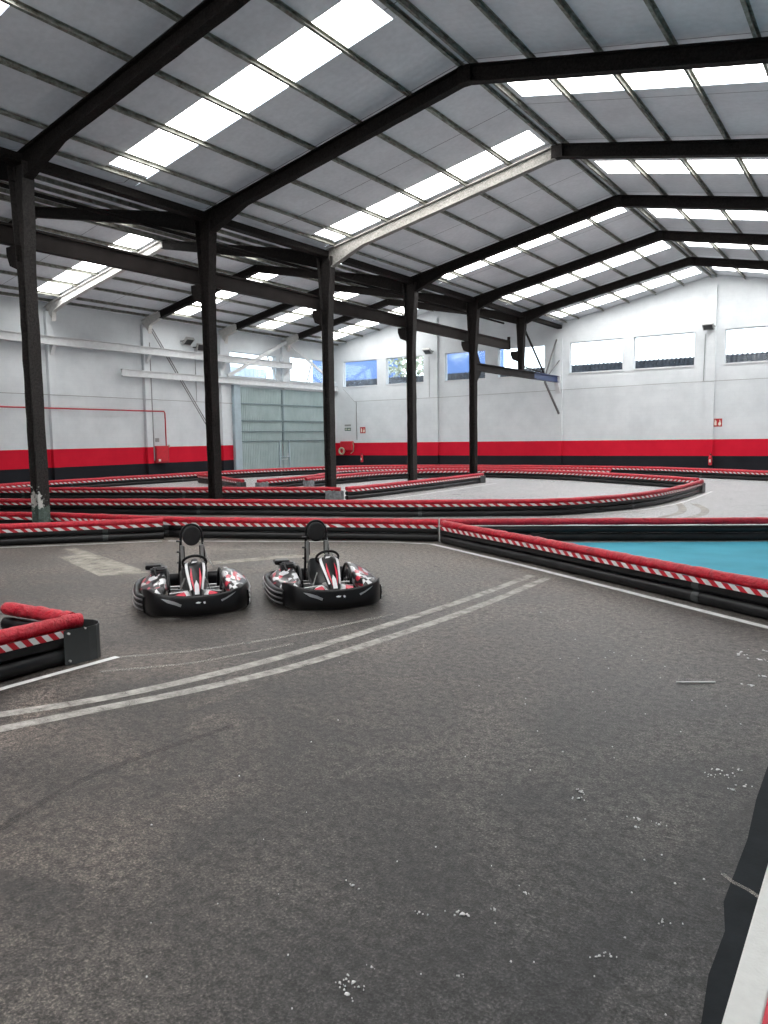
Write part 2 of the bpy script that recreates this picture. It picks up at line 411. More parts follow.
# windows: thin frame, glass, mullions
def window(n, a, b_, z0, z1, fixed, horiz, label, mull=0):
    root = bpy.data.objects.new('window_%d' % n, None); C.objects.link(root); root['kind'] = 'structure'; root['label'] = label
    P = (lambda u, z, d=0: (u, fixed + d, z)) if horiz else (lambda u, z, d=0: (fixed - d, u, z))
    root.location = P((a + b_) / 2, z0)
    L = Vector(root.location)
    def bx(mb, u0, u1, za, zb, t, d): 
        c = Vector(P((u0 + u1) / 2, (za + zb) / 2, d)) - L
        mb.box(c, (u1 - u0, t, zb - za) if horiz else (t, u1 - u0, zb - za))
    f = MB(); w = .04
    bx(f, a, b_, z0, z0 + w, .07, .15); bx(f, a, b_, z1 - w, z1, .07, .15); bx(f, a, a + w, z0, z1, .07, .15); bx(f, b_ - w, b_, z0, z1, .07, .15)
    for k in range(1, mull + 1): 
        u = a + (b_ - a) * k / (mull + 1); bx(f, u - .014, u + .014, z0, z1, .04, .15)
    f.build('window_frame', M['steelwhite'], root)
    g = MB(); bx(g, a + .01, b_ - .01, z0 + .01, z1 - .01, .01, .15); g.build('window_pane', M['glass'], root)
    s_ = MB(); bx(s_, a - .05, b_ + .05, z0 - .05, z0 + .01, .12, .02 if horiz else .02); s_.build('window_sill', M['steelwhite'], root)
wl = ['far wall window nearest the left corner, blue cladding behind it', 'second far wall window from the left corner, tree behind it', 'third far wall window from the left corner',
      'fourth far wall window, partly behind the lintel beam', 'far wall window right of the hanging column stub', 'far wall window left of the ridge pilaster', 'far wall window right of the ridge pilaster', 'far wall window at the right end']
for i, (a, b_) in enumerate(FWIN): window(i + 1, a, b_, WZ0, WZ1, YF, True, wl[i])
window(9, *LWIN[0], XL, False, 'left wall window above the left leaf of the big door')
window(10, *LWIN[1], XL, False, 'left wall window above the right leaf of the big door')

# pilasters
for x, lab in ((XR2, 'between the second and third windows'), (XC, 'behind the blue ended beam'), (XR, 'under the main ridge')):
    struct(MB().box((x, YF - .07, 3.65 if x == XC else 4.6), (.42, .14, 7.3 if x == XC else 9.2)).build('wall_pilaster', M['wall']), 'shallow pilaster of the far wall ' + lab)
for i in range(0, 6):
    y = FY[i]
    if 31 < y < 39 : z0, z1 = 5.45, 7.75
    else: z0, z1 = 0, 7.75
    struct(MB().box((XL + .1, y, (z0 + z1) / 2), (.2, .34, z1 - z0)).build('wall_pilaster', M['wall']), 'shallow pilaster of the left wall under its %s rafter' % ORD[i])

# ------------------------------------------------------------------ roof
STR = [(-4.3, -3.1), (1.0, 2.15), (5.9, 7.1), (11.1, 12.2), (18.38, 19.45), (25.55, 26.8), (31.65, 33.0), (37.45, 38.95)]
STR_R = [(-4.3, -3.1), (1.0, 2.15), (5.9, 7.1), (15.5, 16.55), (21.5, 22.7), (26.95, 28.2), (31.9, 33.2), (37.4, 38.7)]
def slope(xa, xb, name, strips, lx0, lx1, where, grp):
    # sheets between xa and xb with openings for the daylight strips
    mb = MB(); ys = [YB - .3]; 
    for a, b_ in strips: ys += [a, b_]
    ys.append(YF + .3)
    def quad(x0, x1, y0, y1):
        za, zb = zroof_s(x0), zroof_s(x1)
        mb.add([(x0, y0, za), (x1, y0, zb), (x1, y1, zb), (x0, y1, za)], [(0, 3, 2, 1)])
    zroof_s = zroof
    for k in range(0, len(ys) - 1, 2): quad(xa, xb, ys[k], ys[k + 1])
    lo, hi = sorted((lx0, lx1))
    for a, b_ in strips:
        if lo > xa: quad(xa, lo, a, b_)
        if hi < xb: quad(hi, xb, a, b_)
    struct(mb.build(name, M['sheet'], recalc=False), where)
    n = 0
    for a, b_ in strips:
        if b_ < 8: lab = 'unseen skylight strip added in the %s to light the floor, nearer than the first column' % grp  # out of view, added to light the floor
        else: lab = 'white skylight strip in the %s, %s from the camera' % (grp, ORD[n]); n += 1
        s_ = MB(); za, zb = zroof(lo), zroof(hi)
        s_.add([(lo, a, za + .01), (hi, a, zb + .01), (hi, b_, zb + .01), (lo, b_, za + .01), (lo, a, za + .03), (hi, a, zb + .03), (hi, b_, zb + .03), (lo, b_, za + .03)],
               [(0, 3, 2, 1), (4, 5, 6, 7), (0, 1, 5, 4), (1, 2, 6, 5), (2, 3, 7, 6), (3, 0, 4, 7)])
        tag(s_.build('skylight', M['sky']), lab, 'skylight', 'skylights of the ' + grp)
slope(XC, XR, 'ceiling', STR, -14.95, -7.95, 'corrugated roof sheets, main bay left slope', "main bay's left slope")
slope(XR, XE, 'ceiling', STR_R, -7.3, -.3, 'corrugated roof sheets, main bay right slope', "main bay's right slope")
slope(XL - .3, XR2, 'ceiling', [s for s in STR if s[1] > 8], -30.1, -23.6, 'corrugated roof sheets, left bay outer slope', "left bay's outer slope")
slope(XR2, XC, 'ceiling', [(16.0, 17.0), (22.3, 23.2), (27.5, 28.4), (33.0, 33.9)], -23.0, -16.4, 'corrugated roof sheets, left bay inner slope', "left bay's inner slope")
slope(XE, XW + .3, 'ceiling', [], 1, 2, 'corrugated roof sheets over the right side', 'side')

# purlins
DX = [.13, 1.40, 2.74, 4.08, 5.42, 6.76, 7.45]
for xr, sg, nm in ((XR, -1, "main bay's left slope"), (XR, 1, "main bay's right slope"), (XR2, -1, "left bay's outer slope"), (XR2, 1, "left bay's inner slope")):
    for k, d in enumerate(DX):
        x = xr + sg * d; z = zroof(x) - .062
        mb = MB(); R = Matrix.Rotation(sg * math.atan(SL), 3, 'Y')
        y0, y1 = (YB, YF)
        seg = 6
        c = Vector((x, (y0 + y1) / 2, z)); L = y1 - y0
        # C-section: web and two lips
        mb.box(c, (.012, L, .12), rot=R); mb.box(c + R @ Vector((.028, 0, .054)), (.056, L, .012), rot=R); mb.box(c + R @ Vector((.028, 0, -.054)), (.056, L, .012), rot=R)
        tag(mb.build('roof_purlin', M['purlin']), 'long weathered steel purlin, %s down from the ridge on %s' % (ORD[k], nm), 'purlin', 'purlins of the ' + nm)

# valley gutter over the column row
mb = MB(); zv = zroof(XC)
mb.box((XC, (YB + YF) / 2, zv - .30), (.25, YF - YB, .03)); mb.box((XC - .12, (YB + YF) / 2, zv - .22), (.02, YF - YB, .18)); mb.box((XC + .12, (YB + YF) / 2, zv - .22), (.02, YF - YB, .18))
tag(mb.build('valley_gutter', M['coat2']), 'dark steel valley gutter running over the heads of the black columns', 'gutter')
tag(MB().tube([(XC - .95, YB + 1, 7.62), (XC - .95, FY[5], 7.62)], .05, 8).build('service_pipe', M['coat2']), 'dark service pipe running high up beside the column heads, left bay side', 'pipe')

# ------------------------------------------------------------------ frames
def ibeam(mb, pts, w, depths, normal_y=True, tf=.03, tw=.03, mi=0, jit=.006, n=1):
    # I-section lying in the X-Z plane: pts = [(x,z)...] centre line, flanges at +-depth/2, width w along Y
    P = [Vector((p[0], 0, p[1])) for p in pts]
    rows = []
    for i, p in enumerate(P):
        t = (P[min(i + 1, len(P) - 1)] - P[max(i - 1, 0)]).normalized(); nrm = Vector((-t.z, 0, t.x))
        if nrm.z < -.01 or (abs(nrm.z) < .02 and nrm.x > 0): nrm = -nrm
        rows.append((p, nrm, depths[i]))
    def sheet(off0, off1, hw):
        rings = []
        for p, nr, d in rows:
            a = p + nr * off0(d); b_ = p + nr * off1(d)
            j = lambda: random.uniform(-jit, jit)
            rings.append([a + Vector((j(), -hw + j(), 0)), a + Vector((j(), hw + j(), 0)), b_ + Vector((j(), hw + j(), 0)), b_ + Vector((j(), -hw + j(), 0))])
        mb.loft(rings, mi, smooth=False)
    sheet(lambda d: d / 2 - tf, lambda d: d / 2, w / 2)
    sheet(lambda d: -d / 2, lambda d: -d / 2 + tf, w / 2)
    sheet(lambda d: -d / 2 + tf * .9, lambda d: d / 2 - tf * .9, tw / 2)
    return mb
def dens(pts, step=.25):
    out = []
    for a, b_ in zip(pts[:-1], pts[1:]):
        L = math.dist(a[:2], b_[:2]); k = max(1, int(L / step))
        for i in range(k): t = i / k; out.append(tuple(a[j] + (b_[j] - a[j]) * t for j in range(len(a))))
    out.append(pts[-1]); return out

col_lab = ['nearest black column, chipped green at its foot with a white paint splash', 'second black column from the left, foot behind a striped barrier', 'third black column, standing beside the barrier bend with a pale end cap',
           'fourth black column, thin white scuff at its foot', 'fifth black column, carrying the end of the lintel beam', 'short black column stub hanging onto the lintel beam near the far wall']
for i, y in enumerate(FY):
    root = thing('steel_column', col_lab[i], 'column', (XC, y, 0 if i < 5 else 5.25), 0, 'black columns between the bays')
    z0 = 0 if i < 5 else 0.0; top = 7.82 - (5.25 if i == 5 else 0)
    mat = M['worn'] if i == 0 else M['scuffed'] if i in (2, 3) else M['coat']
    if i == 5: prof = dens([(0, z0, .24), (0, top - 1.0, .34), (0, top, .50)])
    else: prof = dens([(0, z0, .27), (0, top - 2.3, .27), (0, top - .35, .52), (0, top, .58)])
    mb = MB(); ibeam(mb, [(p[0], p[1]) for p in prof], .27, [p[2] for p in prof], jit=.007)
    mb.build('shaft', mat, root)
    if i < 5: MB().box((0, 0, .012), (.42, .42, .024)).build('base_plate', M['coat'], root)
    # crane rail bracket on the left side
    br = MB(); zb = 6.08 - (5.25 if i == 5 else 0)
    br.prism([(-.12, zb + .10), (-.52, zb + .10), (-.52, zb - .06), (-.42, zb - .30), (-.12, zb - .42)], 1, -.13, .13)
    br.build('rail_bracket', M['coat'], root)

raf = ['nearest black rafter crossing the top left corner', 'second black rafter, its peak near the top of the picture', 'third rafter, pale grey up its left slope', 'fourth black rafter', 'fifth black rafter', 'sixth black rafter, last before the far wall']
for i, y in enumerate(FY):
    root = thing('gable_rafter', raf[i] + ' over the main bay', 'rafter', (XR, y, ZR - .3), 0, 'rafters of the main bay')
    def arm(sg, xend, mat, nm, rt, x0, dep=(.34, .34, .60)):
        L = abs(xend - x0) - (.14 if sg < 0 else 0)
        def zc(d): return -(SL * d)
        top = .17     # top flange line just under the purlins
        p = [(0, 0, dep[0]), (L - 1.3, 0, dep[1]), (L, 0, dep[2])]
        pr = dens(p, .3); pts = []; ds = []
        for q in pr:
            d = q[0]; pts.append((sg * d, zc(d) + .17 - q[2] / 2)); ds.append(q[2])
        m_ = MB(); ibeam(m_, pts, .20, ds, jit=.006); return m_.build(nm, mat, rt)
    arm(-1, XC, M['pale'] if i == 2 else M['coat2'], 'left_arm', root, XR)
    arm(1, XE, M['coat2'], 'right_arm', root, XR)
    MB().box((0, 0, -.02), (.30, .22, .33)).build('ridge_plate', M['coat2'], root)
rl = ['first', 'second', 'third, whitewashed,', 'fourth', 'fifth', 'sixth']
for i, y in enumerate(FY):
    root = thing('gable_rafter', 'left bay rafter, %s from the camera, resting on the left wall' % rl[i], 'rafter', (XR2, y, ZR - .3), 0, 'rafters of the left bay')
    def arm2(sg, d0, d1, mat, nm, dep):
        pr = dens([(d0, 0, dep[0]), (d0 + (d1 - d0) * .75, 0, dep[0] + (dep[1] - dep[0]) * .2), (d1, 0, dep[1])], .3)
        m_ = MB(); ibeam(m_, [(sg * q[0], -SL * q[0] + .17 - q[2] / 2) for q in pr], .20, [q[2] for q in pr], jit=.005); m_.build(nm, mat, root)
    Lw = XR2 - XL - .21
    arm2(-1, 0, Lw - 1.15, M['whitecoat'] if i == 2 else M['coat2'], 'outer_arm', (.32, .36))
    arm2(-1, Lw - 1.15, Lw, M['whitecoat'], 'whitewashed_haunch', (.36, .90))
    arm2(1, 0, XC - XR2 - .14, M['coat2'], 'inner_arm', (.32, .55))
for y in FY[:1]:
    pass

# crane rail beam on the column brackets
root = thing('crane_rail_beam', 'long dark brown rail beam carried on the brackets of the black columns', 'beam', (XC - .36, 0, 0))
mb = MB(); ya, yb = YB + .5, 34.3
for dz, w, h in ((6.22, .18, .02), (6.60, .18, .02)): mb.box((0, (ya + yb) / 2, dz), (w, yb - ya, h))
mb.box((0, (ya + yb) / 2, 6.41), (.05, yb - ya, .38)); mb.build('beam', M['beamdark'], root)
MB().box((0, (ya + yb) / 2, 6.635), (.05, yb - ya, .05)).build('rail', M['beamdark'], root)
MB().box((0, yb, 6.52), (.14, .08, .62)).build('end_stop', M['coat'], root)

# lintel beam from the fifth column to the far wall
root = thing('lintel_beam', 'dark steel lintel beam with a blue end, from the fifth column to the far wall', 'beam', (XC, 0, 0))
def ysec(mb, x, y0, y1, zb, zt, w):
    mb.box((x, (y0 + y1) / 2, zb + .015), (w, y1 - y0, .03)); mb.box((x, (y0 + y1) / 2, zt - .015), (w, y1 - y0, .03)); mb.box((x, (y0 + y1) / 2, (zb + zt) / 2), (.04, y1 - y0, zt - zb - .06))
mb = MB(); ysec(mb, 0, FY[4] + .14, 36.6, 4.90, 5.24, .26); mb.build('dark_length', M['beamdark'], root)
mb = MB(); ysec(mb, 0, 36.6, YF - .35, 4.90, 5.24, .26); mb.build('blue_length', M['beamblue'], root)
mb = MB(); mb.box((0, YF - .18, 5.07), (.34, .34, .40)); mb.prism([(YF - .14, 4.86), (YF - .5, 4.86), (YF - .14, 4.3)], 0, -.12, .12); mb.build('wall_bracket', M['steelwhite'], root)
mb = MB(); mb.prism([(FY[4] + .14, 4.90), (FY[4] + .62, 4.90), (FY[4] + .14, 4.35)], 0, -.1, .1); mb.prism([(FY[4] + .14, 5.24), (FY[4] + .5, 5.24), (FY[4] + .14, 5.8)], 0, -.1, .1); mb.build('gusset', M['coat'], root)
tag(MB().bar((XC, FY[5] + .3, 7.35), (XC, 37.9, 5.29), .07, .09).build('diagonal_brace', M['coat']), 'black diagonal brace from the hanging stub down to the blue end of the lintel', 'brace', 'braces on the lintel')
tag(MB().bar((XC, YF - .45, 7.2), (XC, 38.2, 5.29), .07, .07).build('diagonal_brace', M['greysteel']), 'grey diagonal brace rising from the blue beam end to the far wall', 'brace', 'braces on the lintel')
tag(MB().bar((XC + .05, YF - .15, 6.1), (XC + .05, 38.5, 5.26), .04, .04).build('diagonal_brace', M['greysteel']), 'thin short grey rod rising from the blue beam end to the far wall', 'brace', 'braces on the lintel')
tag(MB().bar((XC + .05, 37.9, 4.84), (XC + .05, YF - .15, 3.2), .09, .09).build('diagonal_brace', M['greysteel']), 'grey strut under the blue beam end slanting down to the far wall', 'brace', 'braces on the lintel')
tag(MB().bar((XC, FY[5] + .2, 5.45), (XC, 38.0, 5.28), .05, .05).build('tie_rod', M['coat']), 'thin black rod lying just above the lintel beam', 'rod')

# ------------------------------------------------------------------ left wall fittings
x0 = XL + .2
root = thing('wall_rail_beam', 'white painted rail beam running high along the left wall', 'beam', (x0 + .16, 0, 0))
mb = MB(); ysec(mb, 0, YB + .5, 35.5, 6.28, 6.66, .22); mb.build('beam', M['steelwhite'], root)
for i in range(6):
    MB().prism([(-.16, 6.27), (.14, 6.27), (-.16, 5.85)], 1, FY[i] - .08, FY[i] + .08).build('bracket', M['steelwhite'], root)
mb = MB(); ysec(mb, 0, 23.1, YF - .1, 5.14, 5.48, .16)
tag(mb.build('door_header_beam', M['steelwhite'], None, (x0 + .12, 0, 0)), 'white steel header beam above the big sliding door', 'beam')
for a, b_, w, lab in (((x0 + .2, 35.0, 7.9), (x0 + .2, 30.0, 5.55), .20, 'broad white diagonal brace leaning left of the door pilaster'), ((x0 + .2, 35.2, 7.8), (x0 + .2, 39.7, 5.6), .16, 'white diagonal brace leaning right of the door pilaster'),
                      ((x0 + .08, 33.3, 7.0), (x0 + .08, 34.2, 5.5), .07, 'short white strut above the left door leaf'), ((x0 + .08, 37.5, 6.9), (x0 + .08, 36.9, 5.5), .07, 'short white strut above the right door leaf')):
    tag(MB().bar(a, b_, w, .08, up=(1, 0, 0)).build('wall_brace', M['steelwhite']), lab, 'brace', 'braces above the door')
root = thing('cross_brace', 'thin grey lattice brace slanting down the left wall below the double floodlights', 'brace', (x0, 24.95, 0))
MB().bar((.03, 0, 7.6), (.03, 3.8, 2.4), .035, .035).build('angle_bar', M['greysteel'], root)
MB().bar((.03, .14, 7.6), (.03, 3.94, 2.4), .035, .035).build('angle_bar', M['greysteel'], root)

# big sliding door
droot = bpy.data.objects.new('door_1', None); C.objects.link(droot); droot['kind'] = 'structure'; droot['label'] = 'big grey-green corrugated sliding door in the left wall'; droot.location = (XL, 0, 0)
dx = .12
mb = MB(); mb.box((dx, 30.85, 2.55), (.2, .5, 5.1)); mb.box((dx, 39.25, 2.55), (.2, .2, 5.1)); mb.build('door_frame', M['doorframe'], droot)
for (a, b_) in ((31.1, 34.66), (34.74, 39.1)):
    n = int((b_ - a) / .14); pts = []
    for k in range(n * 4 + 1):
        u = a + (b_ - a) * k / (n * 4); q = k % 4; pts.append((u, dx + (.03 if q in (1, 2) else 0.0)))
    mb = MB(); vs = [(p[1], p[0], .04) for p in pts] + [(p[1], p[0], 5.02) for p in pts]; N = len(pts)
    mb.add(vs, [(k, k + 1, N + k + 1, N + k) for k in range(N - 1)])
    mb.box((dx - .05, (a + b_) / 2, 2.53), (.02, b_ - a, 4.98))
    leaf = mb.build('door_leaf', M['door'], droot)
    for z in (1.9, 3.1, 4.08, 2.47):
        MB().box((dx + .05, (a + b_) / 2, z), (.05, b_ - a, .06 if z != 3.1 else .09)).build('rail', M['doorrail'], leaf)
MB().box((dx + .05, 34.7, 3.45), (.06, .12, 3.1)).build('meeting_stile', M['doorrail'], droot)
mb = MB(); 
for yy in (34.33, 35.2): mb.box((dx + .07, yy, .98), (.06, .07, 1.88))
mb.box((dx + .07, 34.76, .95), (.05, .85, .05)); mb.build('wicket_frame', M['doorframe'], droot)
MB().tube([(dx + .09, 34.45, .78), (dx + .14, 34.45, .78), (dx + .14, 34.95, .78), (dx + .14, 35.0, 1.15), (dx + .09, 35.0, 1.15)], .02, 6).build('door_handle', M['steelwhite'], droot)
MB().box((dx + .1, 37.0, 5.08), (.1, 4.4, .06)).build('light_strip', M['tapewhite'], droot)

# pipes, conduits, boxes
xw = XL + .03
tag(MB().tube([(xw + .21, YB + .5, 3.58), (xw + .21, 25.6, 3.50), (xw + .21, 25.65, 3.4), (xw + .21, 25.65, 1.75)], .035, 8).build('hydrant_pipe', M['pipered']), 'red pipe along the left wall turning down to the red box', 'pipe')
tag(MB().tube([(xw + .19, YB + .5, 4.13), (xw + .19, 22, 4.10), (xw + .19, 30.5, 4.05)], .016, 6).build('conduit', M['conduit']), 'thin grey conduit running along the left wall above the red pipe', 'conduit')
tag(MB().tube([(xw + .01, 18.5, 7.0), (xw + .01, 18.5, .5)], .02, 6).build('conduit', M['conduit']), 'vertical grey conduit on the left wall just right of the nearest column', 'conduit')
tag(MB().tube([(xw + .18, 24.7 + .2, 6.9), (xw + .18, 24.9, 1.0)], .03, 6).build('downpipe', M['conduit']), 'grey downpipe on the left wall left of the red hose box', 'pipe')
tag(MB().tube([(xw, 28.0, 6.9), (xw, 28.0, 4.1)], .015, 6).build('conduit', M['conduit']), 'short vertical conduit on the left wall under the floodlights', 'conduit')
tag(MB().tube([(-30.3, YF - .16, 5.25), (-29.4, YF - .16, 4.4), (-22.9, YF - .16, 4.40), (-9.8, YF - .16, 4.55), (XW - .1, YF - .16, 4.6)], .014, 6).build('conduit', M['conduit']), 'thin horizontal conduit across the far wall below the windows', 'conduit')
tag(MB().tube([(-29.35, YF - .04, 4.4), (-29.35, YF - .04, 1.9)], .025, 6).build('conduit', M['conduit']), 'vertical conduit dropping to the red hose reel in the corner', 'conduit')
tag(MB().tube([(-7.92, YF - .02, 6.9), (-7.95, YF - .02, 4.6)], .013, 6).build('conduit', M['conduit']), 'vertical conduit below the floodlight beside the ridge pilaster', 'conduit')
tag(MB().tube([(-23.78, YF - .02, 6.9), (-23.78, YF - .02, 4.45)], .013, 6).build('conduit', M['conduit']), 'vertical conduit below the floodlight between the second and third windows', 'conduit')
root = thing('hose_cabinet', 'red hose cabinet on the left wall at the foot of the red pipe', 'fire cabinet', (XL, 25.36, .88))
MB().box((.15, 0, .44), (.30, .82, .86)).build('cabinet_body', M['pipered'], root, bevel=.015)
MB().box((.305, -.02, .44), (.02, .70, .74)).build('cabinet_door', M['red'], root)
MB().box((.32, -.22, .14), (.01, .14, .12)).build('sticker', M['signwhite'], root)
MB().tube([(.15, .48, .9), (.15, .56, .9), (.15, .56, .78)], .03, 6).build('valve', M['hose'], root)
tag(MB().box((xw + .02, 25.25, 2.05), (.03, .22, .2)).build('junction_box', M['conduit']), 'small grey junction box just above the red hose cabinet', 'box')
root = thing('hose_reel', 'red fire hose reel in the far left corner on the far wall', 'fire hose', (-30.1, YF, 0))
MB().box((0, -.14, 1.50), (1.0, .28, .62)).build('housing', M['red'], root, bevel=.06)
mb = MB(); mb.tube([(-.32 + .20 * math.cos(a), -.32, 1.17 + .20 * math.sin(a)) for a in [2 * PI * k / 20 for k in range(20)]], .06, 8, closed=True); mb.build('coiled_hose', M['hose'], root)
mb = MB(); mb.tube([(-.32, -.3, 1.17), (-.32, -.0, 1.17)], .10, 10); mb.build('reel_hub', M['red'], root)
MB().tube([(.48, -.15, 1.75), (.60, -.2, 1.5), (.56, -.2, 1.15), (.35, -.2, 1.0)], .03, 8).build('supply_hose', M['hose'], root)

def sign(x, lab):
    r = thing('extinguisher_sign', lab, 'sign', (x, YF - .02, 2.32), 0, 'fire extinguisher signs')
    MB().box((0, 0, .2), (.42, .02, .40)).build('sign_board', M['signred'], r)
    p = MB(); p.box((-.09, -.013, .17), (.10, .004, .20)); p.box((-.09, -.013, .30), (.05, .004, .05)); p.box((-.12, -.013, .33), (.08, .004, .02))
    fl_ = [(.06, .06), (.14, .06), (.17, .14), (.14, .24), (.12, .31), (.08, .34), (.10, .25), (.05, .2), (.03, .12)]
    p.prism([(a, b_) for a, b_ in fl_], 1, -.015, -.011)
    p.build('pictogram', M['signwhite'], r)
sign(-28.87, 'red and white fire extinguisher sign near the left corner of the far wall'); sign(-7.24, 'red and white fire extinguisher sign on the ridge pilaster, above the right extinguisher')
for x, lab in ((-28.9, 'small red fire extinguisher low on the far wall by the left corner'), (-7.48, 'small red fire extinguisher low on the black band of the ridge pilaster')):
    yy = YF - .12 if x < -20 else YF - .26
    r = thing('fire_extinguisher', lab, 'fire extinguisher', (x, yy, .42), 0, 'fire extinguishers')
    pr = [(0, 0), (.085, .01), (.09, .04), (.09, .38), (.07, .45), (.03, .49), (.0, .50)]
    mb = MB(); rings = [[(max(q[0], .002) * math.cos(2 * PI * k / 14), max(q[0], .002) * math.sin(2 * PI * k / 14), q[1]) for k in range(14)] for q in pr]
    mb.loft(rings, caps=False); mb.build('cylinder_body', M['red'], r)
    MB().tube([(0, 0, .49), (0, 0, .56)], .025, 8).box((0, -.04, .57), (.03, .14, .025)).build('valve', M['lampdark'], r)
    MB().tube([(.03, 0, .54), (.11, -.02, .5), (.12, -.02, .2)], .012, 6).build('hose', M['lampdark'], r)
    MB().box((0, -.09, .22), (.09, .012, .14)).build('paper_label', M['signwhite'], r)
    MB().box((0, .10, .3), (.05, .05, .06)).build('bracket', M['steel'], r)
r = thing('exit_sign', 'small green and white notice on the far wall above the hose reel', 'sign', (-30.1, YF - .01, 2.5))
MB().box((0, 0, .10), (.5, .02, .20)).build('sign_board', M['greensign'], r); MB().box((0, 0, .36), (.5, .02, .12)).build('upper_strip', M['conduit'], r)
MB().box((.1, -.012, .10), (.22, .004, .06)).box((-.14, -.012, .10), (.08, .004, .12)).build('pictogram', M['signwhite'], r)

def flood(loc, rz, lab, tilt=-.5, s=1):
    r = thing('floodlight', lab, 'floodlight', loc, rz, 'wall floodlights')   # local +y points into the room
    R = Matrix.Rotation(tilt, 3, 'X')
    def bx(c, d, m, nm): 
        MB().box(Vector((0, .28, 0)) + R @ (Vector(c) * s), Vector(d) * s, rot=R).build(nm, m, r, bevel=.008)
    bx((0, 0, 0), (.46, .12, .40), M['lampgrey'], 'housing'); bx((0, .065, 0), (.38, .01, .30), M['lampdark'], 'lens'); bx((0, -.09, 0), (.26, .07, .22), M['lampdark'], 'driver_box')
    MB().box((-.25 * s, .14, 0), (.02, .30, .04)).box((.25 * s, .14, 0), (.02, .30, .04)).box((0, .01, 0), (.52 * s, .02, .05)).build('bracket', M['steel'], r)
flood((XL, 27.35, 7.2), -PI / 2, 'upper pale floodlight of the pair on the left wall', -.9, 1.15)
flood((XL, 28.15, 6.95), -PI / 2, 'lower black faced floodlight of the pair on the left wall', -.3, 1.0)
flood((XR - .1, YF - .14, 7.2), PI, 'floodlight on the far wall beside the ridge pilaster', -1.0, 1.1)
flood((XR2 - .3, YF - .14, 7.2), PI, 'floodlight on the far wall between second and third windows', -1.0, 1.1)
flood((XL, 15.2, 6.9), -PI / 2, 'floodlight on the left wall at the picture edge', -.3, 1.0)

# ------------------------------------------------------------------ outside the windows
def corrug(x0, x1, y, z0, z1, name, mat, lab, cat, pitch=.24):
    n = int((x1 - x0) / pitch * 4); mb = MB(); fr = []; 
    for k in range(n + 1):
        x = x0 + (x1 - x0) * k / n; fr.append((x, y - .05 * math.sin(2 * PI * k / 4)))
    vs = [(x, yy, z0) for x, yy in fr] + [(x, yy, z1 - .12 + .05 * math.cos(2 * PI * k / 4)) for k, (x, yy) in enumerate(fr)]
    mb.add(vs, [(k, k + 1, n + 2 + k, n + 1 + k) for k in range(n)])
    mb.box(((x0 + x1) / 2, y + 1.6, z1 / 2 - .25), (x1 - x0, 3, z1 - .5))
    tag(mb.build(name, mat), lab, cat)
corrug(-45, 6, YF + 4, 0, 6.32, 'neighbour_shed', M['rooflet'], 'dark corrugated roof edge of the shed outside the far windows', 'building')
tag(MB().box((-38.0, 52, 5), (7.2, 3, 10)).box((-38.0, 50.4, 9.6), (7.3, .1, .2)).build('blue_building', M['bluewall']), 'blue clad building seen through the leftmost far window', 'building')
tag(MB().box((-27.0, 52, 5), (3.9, 3, 10)).box((-27.0, 50.4, 9.6), (4.0, .1, .2)).build('blue_building', M['bluewall']), 'blue clad building seen through the third far window', 'building')
def tree(loc, h, r, n, lab):
    t = thing('garden_tree', lab, 'tree', loc, 0, 'trees outside the far wall')
    MB().tube([(0, 0, 0), (.1, 0, h * .5), (0, .1, h * .9)], [.22, .15, .06], 8).build('trunk', M['bark'], t)
    mb = MB()
    for k in range(n):
        a = random.uniform(0, 2 * PI); q = r * random.random() ** .5; z = h * .8 + random.uniform(-1, 1) * r * .9
        c = Vector((q * math.cos(a), q * math.sin(a) * .5, z)); s_ = random.uniform(.12, .24)
        u = Vector((random.uniform(-1, 1), random.uniform(-1, 1), random.uniform(-1, 1))).normalized() * s_; w = u.orthogonal().normalized() * s_ * .6
        mb.add([c - u, c + w, c + u, c - w], [(0, 1, 2, 3)])
    mb.build('foliage', M['leaf'], t, recalc=False)
tree((-30.8, 48.5, 0), 7.4, 2.3, 900, 'pale leafy tree behind the second far window')
tree((-26.4, 48.5, 0), 6.2, 1.3, 200, 'thin leafy tree in front of the blue building')
tree((-21.4, 48.6, 0), 6.3, 1.6, 160, 'sparse tree behind the fourth far window')
tree((-16.4, 48.6, 0), 5.0, 1.4, 260, 'low dark tree behind the window right of the stub')
tree((-3.6, 48.6, 0), 5.6, 1.4, 260, 'low tree behind the rightmost far window')
corrug_ = MB()
for k in range(60):
    y = 15 + k * .4; corrug_.box((XL - 5, y, 3.4), (.1, .36, 6.8)); corrug_.box((XL - 5 + .06, y + .2, 3.4), (.06, .04, 6.8))
tag(corrug_.build('pale_shed', M['paleshed']), 'pale blue clad shed outside the windows above the big door', 'building')

